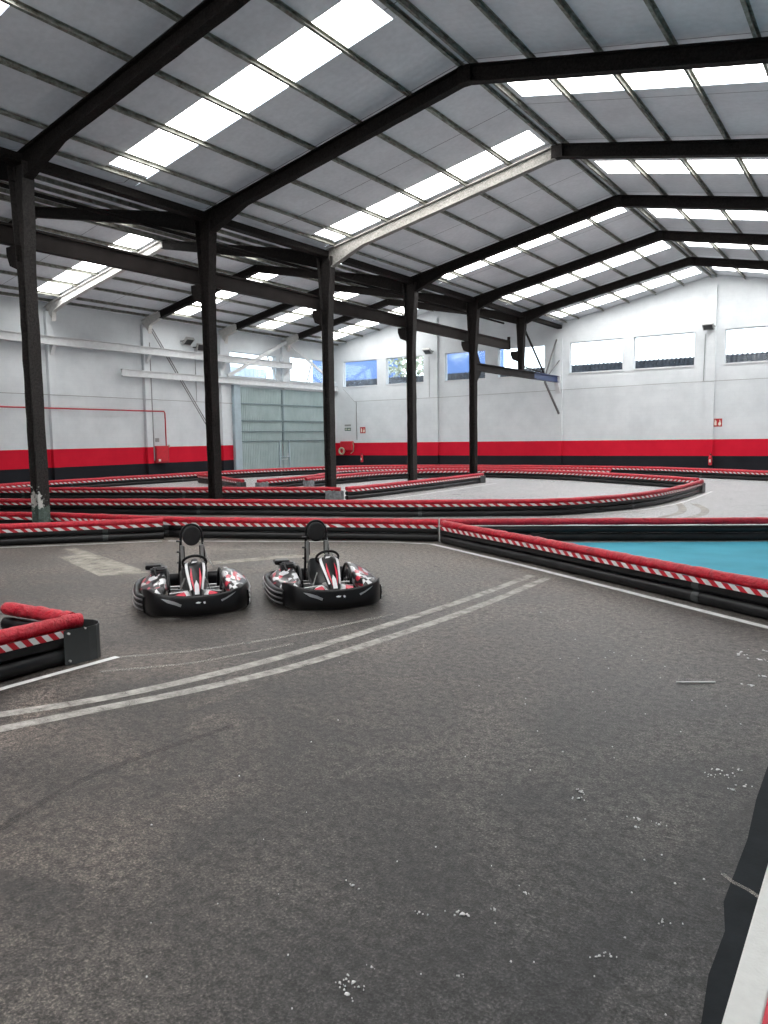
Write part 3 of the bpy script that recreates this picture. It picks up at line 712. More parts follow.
# ------------------------------------------------------------------ floor paint
def strip(pts, w, z, side=0):
    mb = MB(); P = [Vector((a, b_, 0)) for a, b_ in pts]; L = []; R_ = []
    for i, p in enumerate(P):
        t = (P[min(i + 1, len(P) - 1)] - P[max(i - 1, 0)]).normalized(); n = Vector((-t.y, t.x, 0))
        L.append(p + n * (w / 2 + side * w / 2)); R_.append(p - n * (w / 2 - side * w / 2))
    n = len(P); vs = [(v.x, v.y, z) for v in L] + [(v.x, v.y, z) for v in R_]
    mb.add(vs, [(k, k + 1, n + k + 1, n + k) for k in range(n - 1)]); return mb
def smooth(pts, k=6):
    out = []
    P = [Vector(p) for p in pts]; P = [P[0] * 2 - P[1]] + P + [P[-1] * 2 - P[-2]]
    for i in range(1, len(P) - 2):
        for j in range(k):
            t = j / k; a, b_, c, d = P[i - 1], P[i], P[i + 1], P[i + 2]
            out.append(tuple(.5 * ((2 * b_) + (-a + c) * t + (2 * a - 5 * b_ + 4 * c - d) * t * t + (-a + 3 * b_ - 3 * c + d) * t ** 3)))
    out.append(tuple(P[-2])); return out
def marking(mb, mat, lab): return struct(mb.build('floor_marking', mat), lab)
marking(strip([(-5.93, 1.6), (-5.94, 3.2), (-5.90, 4.22)], .075, .004), M['line'], 'white line along the near left barrier')
marking(strip([(-16.2, 5.3), (-14.15, 7.55), (-13.0, 8.75), (-12.05, 9.78)], .07, .004), M['line'], 'white line at the foot of the left front barrier')
marking(strip(smooth([(-11.95, 9.85), (-10.0, 10.82), (-8.2, 11.72), (-7.1, 12.0)]), .07, .004), M['line'], 'white line at the foot of the middle barrier')
marking(strip([(-7.1, 12.0), (-4.6, 10.62), (-2.9, 9.6), (-.95, 8.42), (1.2, 7.1)], .105, .004), M['line'], 'white line along the right front barrier')
marking(strip(smooth([(-7.6, 17.6), (-6.3, 18.7), (-5.5, 20.0), (-5.1, 22.0), (-5.02, 24.5), (-5.1, 27.6)]), .09, .004), M['line'], 'white line round the outside of the hairpin')
marking(strip([(-13.55, 18.2), (-13.6, 21.5), (-13.75, 25), (-13.9, 29)], .09, .004), M['line'], 'white line beside the barrier along the columns')
marking(strip(smooth([(-5.13, 2.60), (-4.85, 3.29), (-4.55, 4.01), (-4.28, 4.93), (-4.09, 6.27), (-3.97, 7.83), (-3.95, 9.95)]), .13, .003), M['arc'], 'pale curved tyre track, outer')
marking(strip(smooth([(-5.45, 2.7), (-5.04, 3.43), (-4.77, 4.2), (-4.55, 5.24), (-4.38, 6.77), (-4.27, 8.16), (-4.22, 9.95)]), .13, .003), M['arc'], 'pale curved tyre track, inner')
marking(strip(smooth([(-5.93, 4.16), (-5.41, 4.79), (-4.98, 5.71), (-4.62, 6.96)]), .07, .0035), M['faint'], 'pale faint track beside the barrier end')
marking(strip(smooth([(-5.64, 3.85), (-5.13, 4.5), (-4.78, 5.42)]), .06, .0035), M['faint'], 'second pale faint track beside the barrier end')
marking(strip(smooth([(-3.5, 1.2), (-3.75, 1.9), (-3.9, 2.6), (-3.75, 3.6)]), .06, .003), M['darkarc'], 'dark skid across the near floor')
mb = MB(); mb.add([(-12.85, 8.15, .003), (-11.9, 7.8, .003), (-11.95, 7.48, .003), (-9.75, 6.72, .003), (-9.3, 7.3, .003), (-11.6, 7.98, .003), (-12.7, 8.32, .003)], [(0, 1, 2, 3, 4, 5, 6)]); marking(mb, M['patch'], 'pale worn patch left of the first kart')
marking(strip([(-9.3, 8.1), (-8.6, 9.3), (-8.1, 10.1)], .35, .003), M['patch'], 'pale worn patch between the karts')
marking(strip(smooth([(-11.2, 9.3), (-9.4, 9.9), (-8.0, 11.2)]), .07, .003), M['patch'], 'thin pale track before the middle barrier')
for d in (0, .55): marking(strip(smooth([(-4.55 + d, 18.5), (-4.4 + d, 19.8), (-4.65 + d, 21.2), (-5.1 + d * .8, 22.6)]), .2, .003), M['patch'], 'pale tyre track behind the barrier at right')
mb = MB(); mb.add([(-6.75, 12.32, .003), (-1.8, 15.25, .003), (3.2, 18.4, .003), (4.8, 17, .003), (4.8, 5.5, .003), (1.2, 7.45, .003), (-.9, 8.75, .003), (-4.5, 10.95, .003)], [tuple(range(8))]); marking(mb, M['blue'], 'bright blue painted floor behind the right barrier')
ed = [(-.54, 7.2), (-.54, 4.88), (-.535, 4.37), (-.51, 3.9), (-.515, 3.3), (-.475, 3.1), (-.48, 2.8), (-.455, 2.55), (-.44, 1.6), (-.43, .6)]
mb = MB(); n = len(ed); mb.add([(a, b_, .003) for a, b_ in ed] + [(-.34, b_, .003) for a, b_ in ed], [(k, k + 1, n + k + 1, n + k) for k in range(n - 1)]); marking(mb, M['blackpaint'], 'black painted strip beside the white kerb')
marking(strip([(-.56, 3.52), (-.50, 3.47), (-.44, 3.45), (-.375, 3.40)], .022, .0045), M['faint'], 'pale gritty crack across the black strip')
# low kerb at the right
k_ = struct(MB().box((-.325, 3.0, .045), (.11, 9.0, .09)).build('trim_kerb', M['kerbwhite'], bevel=.008), 'white painted kerb edge at the right'); k_.name = 'trim_1'
k2 = struct(MB().box((.03, 3.0, .043), (.60, 9.0, .086)).build('trim_2', M['kred']), 'red painted top of the kerb')
# white chips and splashes on the asphalt
mb = MB()
def chip(x, y, r, z=.003):
    n = random.randint(6, 9); a0 = random.uniform(0, 6); pts = []
    for k in range(n):
        a = a0 + 2 * PI * k / n; q = r * random.uniform(.5, 1.15); pts.append((x + q * math.cos(a), y + q * math.sin(a) * random.uniform(.8, 1.2)))
    vs = [(p[0], p[1], z) for p in pts] + [(x + (p[0] - x) * .7, y + (p[1] - y) * .7, z + .004) for p in pts]
    mb.add(vs, [(k, (k + 1) % n, n + (k + 1) % n, n + k) for k in range(n)] + [tuple(range(n, 2 * n))])
spl = [(-1.92, 2.53, .02), (-1.57, 2.53, .016), (-1.41, 2.62, .030), (-1.31, 2.72, .013), (-1.25, 2.9, .014), (-1.37, 3.94, .026), (-1.35, 3.86, .02), (-1.01, 3.81, .02), (-.91, 3.81, .016), (-1.0, 3.72, .015), (-.78, 4.65, .03), (-.72, 4.6, .02), (-.68, 4.71, .018), (-.61, 4.5, .025), (-1.56, 2.05, .02), (-1.545, 1.99, .022), (-1.60, 2.02, .012), (-1.53, 2.04, .012), (-1.55, 2.15, .01),
       (-1.08, 7.28, .05), (-.89, 7.18, .05), (-.85, 7.5, .04), (-.8, 6.7, .04), (-.85, 6.4, .04), (-.7, 3.02, .014), (-.85, 2.68, .016), (-.81, 2.7, .014), (-1.25, 2.29, .010), (-.66, 4.42, .02), (-.8, 4.55, .018)]
for x, y, r in spl:
    chip(x, y, r * .5)
    for k in range(5): chip(x + random.gauss(0, r * 1.3), y + random.gauss(0, r * .8), r * random.uniform(.10, .30))
for k in range(80):
    y = random.uniform(1.6, 8); x = random.uniform(-2.6, -.56) + random.uniform(-1.6, 0) * (random.random() < .3); chip(x, y, random.uniform(.0015, .0045) * (1 + y * .12))
o = mb.build('paint_chips', M['speck']); o['kind'] = 'stuff'; o['label'] = 'scattered white paint chips on the asphalt at right'; o['category'] = 'debris'
tag(MB().bar((-1.36, 6.15, .008), (-1.10, 6.32, .008), .014, .012).build('white_stick', M['speck']), 'thin white stick lying on the asphalt at right', 'stick')

# ------------------------------------------------------------------ barriers
def offset(P, d):
    out = []
    for i, p in enumerate(P):
        t = (P[min(i + 1, len(P) - 1)] - P[max(i - 1, 0)]).normalized(); out.append(p + Vector((-t.y, t.x, 0)) * d)
    return out
def resample(pts, step):
    P = [Vector((p[0], p[1], 0)) for p in pts]; out = [P[0]]; acc = 0
    for a, b_ in zip(P[:-1], P[1:]):
        L = (b_ - a).length; n = max(1, int(L / step)); 
        for k in range(1, n + 1): out.append(a + (b_ - a) * (k / n))
    return out
def barrier(pts, lab, tape=1, step=.3, near=False, ends=(0, 0), nm='track_barrier', cover=True, curve=True, joints=True):
    # tape: which side faces the track (+1 = left of travel, -1 = right, 0 none)
    P0 = resample(smooth(pts) if curve and len(pts) > 2 else pts, step)
    o = Vector(P0[0]); P = [p - o for p in P0]
    root = thing(nm, lab, 'barrier', o, 0, 'striped track barriers')
    w = lambda z, j=.006: [p + Vector((random.uniform(-j, j), random.uniform(-j, j), z)) for p in P]
    n = 14 if near else 8
    MB().tube(w(.078, .004), .076, n).build('lower_pipe', M['pipe'], root)
    MB().tube(w(.222, .004), .068, n).build('upper_pipe', M['pipe'], root)
    if cover:
        q = MB(); base = w(.372, .010); rr = [.064 * random.uniform(.93, 1.08) for _ in base]
        q.tube(base, rr, n, jit=.05 if near else .08); q.build('vinyl_padding', M['vinyl'], root)
    if tape:
        off = resample([(p.x, p.y) for p in offset(P, tape * .084)], .085 if near else .10)
        mb = MB(); acc = 0; z0, z1 = .262, .326
        for i in range(len(off) - 2):
            a, b_, c = off[i], off[i + 1], off[min(i + 2, len(off) - 1)]
            sh = .85; a2 = a + (b_ - a) * sh; b2 = b_ + (c - b_) * sh
            zz = lambda p, z: (p.x, p.y, z)
            mb.add([zz(a2, z0), zz(b2, z0), zz(b_, z1), zz(a, z1)], [(0, 1, 2, 3)], i % 2)
        # backing strip so the tape has body
        bk = resample([(p.x, p.y) for p in offset(P, tape * .055)], step)
        mb.tube([(p.x, p.y, .297) for p in bk], .022, 4, mi=0, smooth=False)
        mb.build('warning_tape', [M['red'], M['tapewhite']], root, recalc=False)
    # posts and couplings along the run
    acc = 0; last = 0; cp = MB(); cnt = 0
    if joints:
        for i in range(2, len(P) - 2):
            acc += (P[i] - P[i - 1]).length
            if acc > 5.8:
                acc = 0; t = (P[i + 1] - P[i - 1]).normalized(); cnt += 1
                for z, r in ((.078, .082), (.222, .074)): cp.tube([P[i] - t * .05 + Vector((0, 0, z)), P[i] + t * .05 + Vector((0, 0, z))], r, n)
        if cnt: cp.build('pipe_coupling', M['cap'], root)
    for e, k in zip(ends, (0, -1)):
        if not e: continue
        i0, i1 = (0, 1) if k == 0 else (-1, -2)
        d = (P[i0] - P[i1]).normalized(); sd = Vector((-d.y, d.x, 0)); p = P[i0]; r = .115
        L = .50; arc = [p - d * L + sd * r, p + sd * r] + [p + (sd * math.cos(a) + d * math.sin(a)) * r for a in [PI * j / 10 for j in range(1, 10)]] + [p - sd * r, p - d * L - sd * r]
        mb = MB(); m_ = len(arc); h = .315
        arc2 = [q + (p - q) * .06 for q in arc]
        mb.add([(q.x, q.y, .006) for q in arc] + [(q.x, q.y, h) for q in arc] + [(q.x, q.y, h) for q in arc2] + [(q.x, q.y, .006) for q in arc2],
               [(j, j + 1, m_ + j + 1, m_ + j) for j in range(m_ - 1)] + [(m_ + j, m_ + j + 1, 2 * m_ + j + 1, 2 * m_ + j) for j in range(m_ - 1)] + [(2 * m_ + j, 2 * m_ + j + 1, 3 * m_ + j + 1, 3 * m_ + j) for j in range(m_ - 1)], 0, False)
        mb.build('end_cap', M['clearcap'] if e == 2 else M['cap'], root)
    return root, P
b, P = barrier([(-6.10, 1.2), (-6.15, 2.6), (-6.14, 3.82)], 'short striped barrier at the left edge of the picture', -1, .06, True, (0, 0), joints=False, curve=False)
# wide looped sheet closing the near barrier's end
cy = [( -6.015, 3.25), (-5.99, 3.62), (-5.93, 3.92), (-5.86, 4.02), (-5.88, 4.10), (-5.96, 4.17), (-6.08, 4.20), (-6.20, 4.19), (-6.31, 4.13), (-6.38, 4.02), (-6.42, 3.86)]
cy = [(-6.045, 3.78), (-6.02, 3.90), (-6.0, 4.0), (-6.0, 4.08), (-6.04, 4.14), (-6.11, 4.19), (-6.20, 4.20), (-6.29, 4.17), (-6.36, 4.10), (-6.40, 4.0)]
mb = MB(); m_ = len(cy); pin = [(x + (-6.15 - x) * .035, y + (3.9 - y) * .035) for x, y in cy]
ox, oy = -6.10, 1.2
V = lambda q, z: (q[0] - ox, q[1] - oy, z)
mb.add([V(q, .008) for q in cy] + [V(q, .325) for q in cy] + [V(q, .325) for q in pin] + [V(q, .008) for q in pin],
       [(j, j + 1, m_ + j + 1, m_ + j) for j in range(m_ - 1)] + [(m_ + j, m_ + j + 1, 2 * m_ + j + 1, 2 * m_ + j) for j in range(m_ - 1)] + [(2 * m_ + j, 2 * m_ + j + 1, 3 * m_ + j + 1, 3 * m_ + j) for j in range(m_ - 1)])
mb.build('end_cap', M['cap'], b)
mb = MB()
for z in (.045, .295): mb.tube([(-6.04 - ox, 3.82 - oy, z), (-6.02 - ox, 3.82 - oy, z)], .011, 8)
mb.tube([(-6.02 - ox, 3.97 - oy, .318), (-5.995 - ox, 3.97 - oy, .318)], .009, 8)
mb.build('bolt', M['bolt'], b)
# longer padding lying over its end
barrier([(-6.22, 3.98), (-6.5, 3.96), (-6.9, 3.94), (-7.2, 3.90)], 'short red padded barrier behind the near left barrier end', 0, .06, True, joints=False)
mbp = MB(); pp = resample([(-.04, 2.62), (-.02, 2.80)], .06); rr = [.064, .066, .068, .066, .060, .05][:len(pp)]
mbp.tube([(p.x, p.y, .375 + random.uniform(-.004, .004)) for p in pp], rr, 14, jit=.05); mbp.build('padding_end', M['vinyl'], b)
barrier([(-7.22, 3.62), (-7.6, 3.3), (-8.4, 2.5)], 'red padded barrier just showing at the left picture edge', 0, .12, True, joints=False)

barrier([(-17.2, 4.6), (-14.40, 7.72), (-13.2, 9.0), (-12.32, 10.05)], 'left front striped barrier, in front of the nearest column', -1, .15, True, (0, 0), curve=True)
barrier([(-24.0, 6.6), (-20.0, 8.0), (-17.4, 9.0), (-15.4, 9.72), (-12.3, 10.33), (-10.1, 11.16), (-8.3, 11.95), (-7.15, 12.36)], 'middle striped barrier running behind both karts', -1, .16, True)
barrier([(-7.15, 12.42), (-5.0, 13.65), (-1.84, 15.42), (1.2, 17.3), (4.2, 19.2)], 'untaped barrier along the back edge of the blue floor', 0, .2, True)
barrier([(-6.95, 12.2), (-4.60, 10.9), (-2.95, 9.92), (-1.02, 8.8), (1.6, 7.2)], 'right front striped barrier in front of the blue floor', -1, .09, True, curve=False)
barrier([(-27, 8.6), (-21.0, 11.35), (-18.2, 12.6), (-15.85, 13.62), (-13.1, 14.68), (-10.6, 15.6), (-8.35, 16.9), (-7.0, 17.8), (-6.2, 19.1), (-5.6, 21.0), (-5.35, 23.5), (-5.35, 27.2)],
        'long striped barrier curving into the outside of the hairpin', -1, .3, False, (0, 1))
barrier([(-5.65, 28.1), (-7.28, 29.38), (-9.22, 30.6), (-12.2, 32.2), (-15.6, 32.9), (-18.2, 32.3), (-19.8, 30.2), (-20.2, 26.3), (-19.75, 23.4)], 'striped barrier sweeping back inside the hairpin', 1, .4, False, (0, 2))
barrier([(-31.0, 11.9), (-27.0, 13.7), (-22.9, 15.8), (-19.8, 17.1), (-15.6, 18.93), (-14.72, 19.15)], 'striped barrier running up to the third black column', -1, .3, False, (0, 2))
barrier([(-14.66, 19.40), (-14.55, 21.8), (-14.6, 25.6), (-14.7, 29.3)], 'barrier running beside the column feet towards the far wall', -1, .3, False, (0, 1))
barrier([(-27.6, 12.6), (-28.5, 15.2), (-28.9, 18), (-28.7, 23.8), (-28.3, 28.3), (-26.9, 33.0), (-24.4, 35.8), (-20.5, 37.3), (-15.4, 37.7), (-10.6, 37.5), (-7.1, 36.0), (-4.2, 34.4), (.5, 32.0)],
        'outermost striped barrier following the left and far walls', -1, .45)
barrier([(-27.2, 24.4), (-24.6, 23.2), (-23.0, 22.3), (-21.4, 21.5)], 'short striped barrier with a dark cap before the big door', -1, .3, False, (0, 1))
barrier([(-20.7, 21.6), (-20.9, 24.6), (-22.0, 27.8), (-23.6, 31.0), (-20.6, 34.6), (-15.5, 35.2), (-10.8, 34.7)], 'inner striped barrier parallel to the far wall', -1, .45, False, (2, 0))

# ------------------------------------------------------------------ karts
def kart(loc, rz, label):
    K = thing('go_kart', label, 'go-kart', loc, rz, 'parked go-karts'); K.scale = (.89, .89, .99)
    B = lambda: MB()
    # floor tray and chassis
    pan = [(.70, -.22), (.70, .22), (.45, .34), (-.1, .34), (-.3, .30), (-.75, .26), (-.75, -.26), (-.3, -.30), (-.1, -.34), (.45, -.34)]
    B().prism(pan, 2, .055, .07).build('floor_tray', M['steel'], K)
    ch = B()
    for s in (-1, 1):
        ch.tube([(.80, s * .10, .085), (.74, s * .24, .085), (.45, s * .36, .085), (0, s * .35, .085), (-.35, s * .31, .085), (-.85, s * .31, .085)], .016, 8)
    for x in (.62, .1, -.35, -.8): ch.tube([(x, -.33, .085), (x, .33, .085)], .014, 8)
    ch.build('chassis_frame', M['steel'], K)
    # wheels
    for x, r, w, y in ((.50, .125, .12, .50), (-.52, .138, .19, .52)):
        for s in (-1, 1):
            yy = s * y
            pr = [(r * .52, -w / 2), (r * .88, -w / 2), (r, -w * .36), (r, w * .36), (r * .88, w / 2), (r * .52, w / 2)]
            t = B(); rings = [[(x + q[0] * math.cos(2 * PI * k / 24), yy + q[1], r + .002 + q[0] * math.sin(2 * PI * k / 24)) for k in range(24)] for q in pr]
            t.loft(rings, caps=False); wh = t.build('tyre', M['rubber'], K)
            h = B(); h.tube([(x, yy - w * .44, r), (x, yy + w * .44, r)], r * .54, 18); h.tube([(x, yy - w * .5, r), (x, yy + w * .5, r)], r * .2, 10); h.build('rim', M['chrome'], wh)
    B().tube([(-.52, -.60, .138), (-.52, .60, .138)], .016, 8).build('rear_axle', M['chrome'], K)
    ax = B(); ax.tube([(.50, -.50, .125), (.46, -.3, .11), (.46, .3, .11), (.50, .50, .125)], .014, 8); ax.build('steering_tie', M['steel'], K)
    # front bumper: broad curved shield
    def plan(t, off=0):      # t -1..1 across; returns x, y
        y = t * (.665 + off * .2); x = .985 - .07 * abs(t) ** 2 - .36 * abs(t) ** 7
        return x + off, y
    N = 32; rings = []
    for k in range(N + 1):
        t = -1 + 2 * k / N; a = abs(t); top = .275 + .085 * a ** 2.2 - (.03 if a > .97 else 0); bot = .030 + .02 * a
        rings.append([(plan(t, .0)[0] - .03, plan(t)[1], bot), (plan(t, .015)[0], plan(t)[1], bot + .03), (plan(t, .03)[0], plan(t)[1], (bot + top) / 2 - .02), (plan(t, -.012)[0], plan(t)[1], top - .02), (plan(t, -.03)[0], plan(t)[1], top),
                      (plan(t, -.055)[0], plan(t)[1], top - .012), (plan(t, -.045)[0], plan(t)[1], (bot + top) / 2), (plan(t, -.06)[0], plan(t)[1], bot + .01)])
    fb = B().loft(rings).build('front_bumper', M['kblack'], K)
    # raised silver streaks and small marks printed on the bumper
    def onb(t, z, off=.036):
        a = abs(t); top = .285 + .075 * a ** 2.2; bot = .045; zm = (bot + top) / 2 - .02
        e = .03 + (z - zm) / (top - .02 - zm) * (-.042) if z > zm else .03
        q = plan(t, e + .004); return (q[0], q[1], z)
    st = B()
    for s in (-1, 1):
        a = [onb(s * u, z) for u, z in ((.42, .215), (.52, .235), (.62, .262), (.72, .285))]; b2 = [onb(s * u, z) for u, z in ((.44, .195), (.54, .222), (.64, .252), (.72, .283))]
        if s < 0: a = [onb(s * u, z) for u, z in ((.30, .19), (.42, .225), (.55, .25), (.68, .262))]; b2 = [onb(s * u, z) for u, z in ((.32, .165), (.42, .19), (.55, .215), (.66, .258))]
        st.add(a + b2, [(k, k + 1, 5 + k, 4 + k) for k in range(3)])
        c = onb(s * .05, .20)
    st.build('bumper_stripe', M['chrome'], fb, recalc=False)
    em = B(); em.add([onb(-.05, .20), onb(.0, .212), onb(.06, .205), onb(.03, .19), onb(-.02, .192)], [(0, 1, 2, 3, 4)]); em.add([onb(.09, .205), onb(.13, .212), onb(.14, .188), onb(.11, .184)], [(0, 1, 2, 3)]); em.build('bumper_emblem', M['kwhite'], fb, recalc=False)
    # side and rear guards: three stacked rails with dark fillers
    for s in (-1, 1):
        g = B(); path = [(.62, s * .665), (.45, s * .745), (.15, s * .79), (-.35, s * .80), (-.65, s * .775), (-.85, s * .68), (-.93, s * .45)]
        if s > 0: path = [(a, b_ * (.91 if b_ > .7 else 1), c_) for a, b_, c_ in [(*q, 0) for q in path]]; path = [q[:2] for q in path]
        path = smooth([(a, b_, 0) for a, b_ in path], 4)
        rings = [[(p[0], p[1] - s * .05, .05), (p[0], p[1], .06), (p[0], p[1] + s * .012, .15), (p[0], p[1], .24), (p[0], p[1] - s * .05, .25)] for p in path]
        sg = g.loft(rings).build('side_guard', M['kblack'], K)
        l = B()
        for z in (.09, .15, .21): l.tube([(p[0], p[1] + s * .014, z) for p in path], .011, 6)
        l.build('guard_rail', M['chrome'], sg)
    g = B(); rings = [[(-.98 + .04 * abs(t) ** 3, t * .46, .07), (-.99 + .04 * abs(t) ** 3, t * .46, .16), (-.97 + .04 * abs(t) ** 3, t * .46, .25), (-.92 + .04 * abs(t) ** 3, t * .46, .25), (-.92 + .04 * abs(t) ** 3, t * .46, .07)] for t in [-1 + k / 5 for k in range(11)]]
    g.loft(rings).build('rear_bumper', M['kblack'], K)
    # side pods with graphics
    for s in (-1, 1):
        hb = .10 if s < 0 else 0
        secs = [(.52, .42, .66, .24, .28), (.35, .38, .68, .26, .33), (.05, .36, .73, .26, .35), (-.25, .37, .745, .28, .37), (-.48, .40, .73, .29, .40 + hb * .4), (-.66, .42, .67, .26, .34)]
        rings = []
        for x, yi, yo, zo, zi in secs:
            rings.append([(x, s * yi, .10), (x, s * yi, zi - .01), (x, s * (yi + .05), zi), (x, s * (yo - .07), zo + .02), (x, s * yo, zo - .04), (x, s * yo, .11)])
        B().loft(rings).build('side_pod', M['livery'], K, sub=1)
        # dark arch behind the pod
        ar = [(-.10 + .30 * math.cos(a), s * (.34 + .012 * math.sin(a)), .14 + .27 * math.sin(a)) for a in [PI * k / 12 for k in range(13)]]
        B().tube(ar, .020, 8).build('pod_bar', M['kblack'], K)
        ff = B(); sec = []
        for a in [PI * (.10 + .80 * k / 10) for k in range(11)]:
            cx_, cz = .50 + .17 * math.cos(a), .13 + .17 * math.sin(a)
            sec.append([(cx_, s * .42, cz), (cx_, s * .60, cz - .01), (cx_ * 1.0, s * .60, cz + .012), (cx_, s * .42, cz + .018)])
        ff.loft(sec).build('wheel_fender', M['livery'], K)
    # nose lobes beneath the centre panel
    for s in (-1, 1):
        no = B(); rings = []
        for x, y0, y1, z0, z1 in ((.50, .08, .26, .16, .26), (.66, .07, .30, .14, .27), (.80, .06, .30, .13, .25), (.89, .05, .24, .13, .20)):
            rings.append([(x, s * y0, z0), (x, s * y1, z0), (x, s * (y1 - .02), z1 - .05), (x, s * (y0 + y1) / 2, z1), (x, s * y0, z1)])
        no.loft(rings).build('nose_lobe', M['kwhite'], K, sub=1)
        r_ = B(); r_.add([(.70, s * .16, .268), (.80, s * .14, .250), (.84, s * .21, .232), (.72, s * .26, .245), (.70, s * .16, .28), (.80, s * .14, .262), (.84, s * .21, .245), (.72, s * .26, .258)], [(0, 1, 2, 3), (4, 5, 6, 7), (0, 1, 5, 4), (1, 2, 6, 5), (2, 3, 7, 6), (3, 0, 4, 7)])
        r_.build('nose_flash', M['kred'], K)
    # centre panel
    secs = [(.84, .06, .24), (.74, .085, .335), (.60, .110, .425), (.46, .13, .505), (.36, .135, .555), (.31, .12, .575)]
    rings = [[(x - .05, -w, z - .10), (x - .01, -w, z - .025), (x, -w * .6, z), (x, w * .6, z), (x - .01, w, z - .025), (x - .05, w, z - .10)] for x, w, z in secs]
    cpn = B().loft(rings).build('centre_panel', M['kblack'], K, sub=1)
    # graphics: white outer borders, red inner flashes, white number plate top
    def pan_pt(u, v, lift=.006):     # u along 0..1, v -1..1
        i = min(int(u * 5), 4); f = u * 5 - i; a, b_ = secs[i], secs[i + 1]
        x = a[0] + (b_[0] - a[0]) * f; w = a[1] + (b_[1] - a[1]) * f; z = a[2] + (b_[2] - a[2]) * f
        return (x + lift * .7, v * w, z + lift * .6 - (.018 * max(0, (abs(v) - .6) / .4)))
    for nm, mt, segs in (('panel_border', M['kwhite'], [(.16, .95, .72, .99)]), ('panel_flash', M['kred'], [(.10, .62, .40, .66)]), ):
        for s in (-1, 1):
            q = B(); 
            for u0, u1, v0, v1 in segs:
                n = 8; vs = []
                for k in range(n + 1):
                    u = u0 + (u1 - u0) * k / n; f = math.sin(PI * k / n) if nm == 'panel_flash' else 1
                    vs += [pan_pt(u, s * v0), pan_pt(u, s * (v0 + (v1 - v0) * max(f, .15)))]
                q.add(vs, [(2 * k, 2 * k + 2, 2 * k + 3, 2 * k + 1) for k in range(n)])
            q.build(nm, mt, cpn, recalc=False)
    q = B(); q.add([pan_pt(.04, -.45, .01), pan_pt(.24, -.3, .01), pan_pt(.34, 0, .01), pan_pt(.24, .3, .01), pan_pt(.04, .45, .01)], [(0, 1, 2, 3, 4)]); q.build('panel_plate', M['kwhite'], cpn, recalc=False)
    q = B(); q.add([pan_pt(.80, -.35, .01), pan_pt(.97, -.25, .01), pan_pt(.97, .3, .01), pan_pt(.86, .1, .01)], [(0, 1, 2, 3)]); q.build('panel_badge', M['kwhite'], cpn, recalc=False)
    # steering wheel
    cen = Vector((.26, 0, .555)); Rw = Matrix.Rotation(-math.radians(48), 3, 'Y')
    ring = [cen + Rw @ Vector(((.125 * math.cos(a)), .155 * math.sin(a), 0)) for a in [2 * PI * k / 28 for k in range(28)]]
    sw = B().tube(ring, .017, 8, closed=True).build('steering_wheel', M['kblack'], K)
    q = B()
    for a in (PI / 2, -PI / 2, PI): q.bar(cen, cen + Rw @ Vector((.14 * math.cos(a), .16 * math.sin(a), 0)), .03, .008)
    q.tube([cen + Rw @ Vector((0, 0, -.02)), cen + Rw @ Vector((0, 0, .025))], .045, 12); q.build('wheel_spokes', M['steel'], sw)
    B().tube([cen, (.58, 0, .12)], .014, 8).build('steering_column', M['steel'], K)
    # seat shell
    rings = []
    for x, z, hw, d in ((.12, .13, .15, .02), (.02, .11, .17, .05), (-.14, .09, .18, .09), (-.28, .13, .185, .11), (-.38, .24, .18, .11), (-.44, .34, .17, .09), (-.47, .42, .15, .05), (-.48, .45, .12, .03)):
        r = []
        for k in range(9):
            t = -1 + k / 4; r.append((x + (d * abs(t) ** 3 if z > .2 else 0), t * hw, z + (d * abs(t) ** 3 * 1.3 if z <= .3 else 0)))
        for k in range(8, -1, -1):
            t = -1 + k / 4; r.append((x - .02 + (d * abs(t) ** 3 if z > .2 else 0), t * (hw + .012), z - .015 + (d * abs(t) ** 3 * 1.3 if z <= .3 else 0)))
        rings.append(r)
    B().loft(rings).build('seat_shell', M['seat'], K)
    # head rest hoop
    for s in (-1, 1):
        u = B(); u.tube([(-.55, s * .20, .09), (-.57, s * .180, .40), (-.60, s * .160, .60), (-.62, s * .150, .79)], .019, 8); u.build('hoop_upright', M['kblack'], K)
        B().box((-.588, s * .128, .57), (.035, .05, .18)).build('upright_pad', M['foam'], K, bevel=.012)
        B().box((-.575, s * .140, .52), (.02, .045, .30)).build('upright_plate', M['lampgrey'], K, bevel=.004)
    arc = [(-.62, .150 * math.cos(a), .785 + .148 * math.sin(a)) for a in [PI * k / 14 for k in range(15)]]
    B().tube([(-.62, .150, .70)] + arc + [(-.62, -.150, .70)], .017, 8).build('hoop_top', M['kblack'], K)
    pr = [(.138 * math.cos(a) * (1 if math.sin(a) > -.2 else .93), 0.780 + (.140 if math.sin(a) > 0 else .125) * math.sin(a)) for a in [2 * PI * k / 28 for k in range(28)]]
    B().prism(pr, 0, -.65, -.575).build('head_rest', M['foam'], K, bevel=.025)
    pg = B()
    for z in (.44, .58, .72): pg.tube([(-.59, -.155, z), (-.59, -.215, z + .005)], .014, 6)
    pg.build('hoop_bolt', M['steel'], K)
    B().tube([(-.60, .16, .70), (-.55, .20, .52), (-.50, .28, .38)], .008, 6).build('belt_strap', M['lampgrey'], K)
    # engine and exhaust on the right hand side
    en = B(); en.box((-.40, -.47, .26), (.26, .20, .24)); en.box((-.40, -.47, .40), (.20, .16, .08)); 
    for k in range(5): en.box((-.40, -.47, .30 + k * .03), (.29, .23, .008))
    e_ = en.build('engine_block', M['steel'], K, bevel=.008)
    B().box((-.46, -.54, .43), (.20, .22, .06)).build('air_box', M['kblack'], e_, bevel=.02)
    B().tube([(-.36, -.53, .40), (-.28, -.53, .42), (-.2, -.5, .34)], .022, 8).build('intake_hose', M['kblack'], e_)
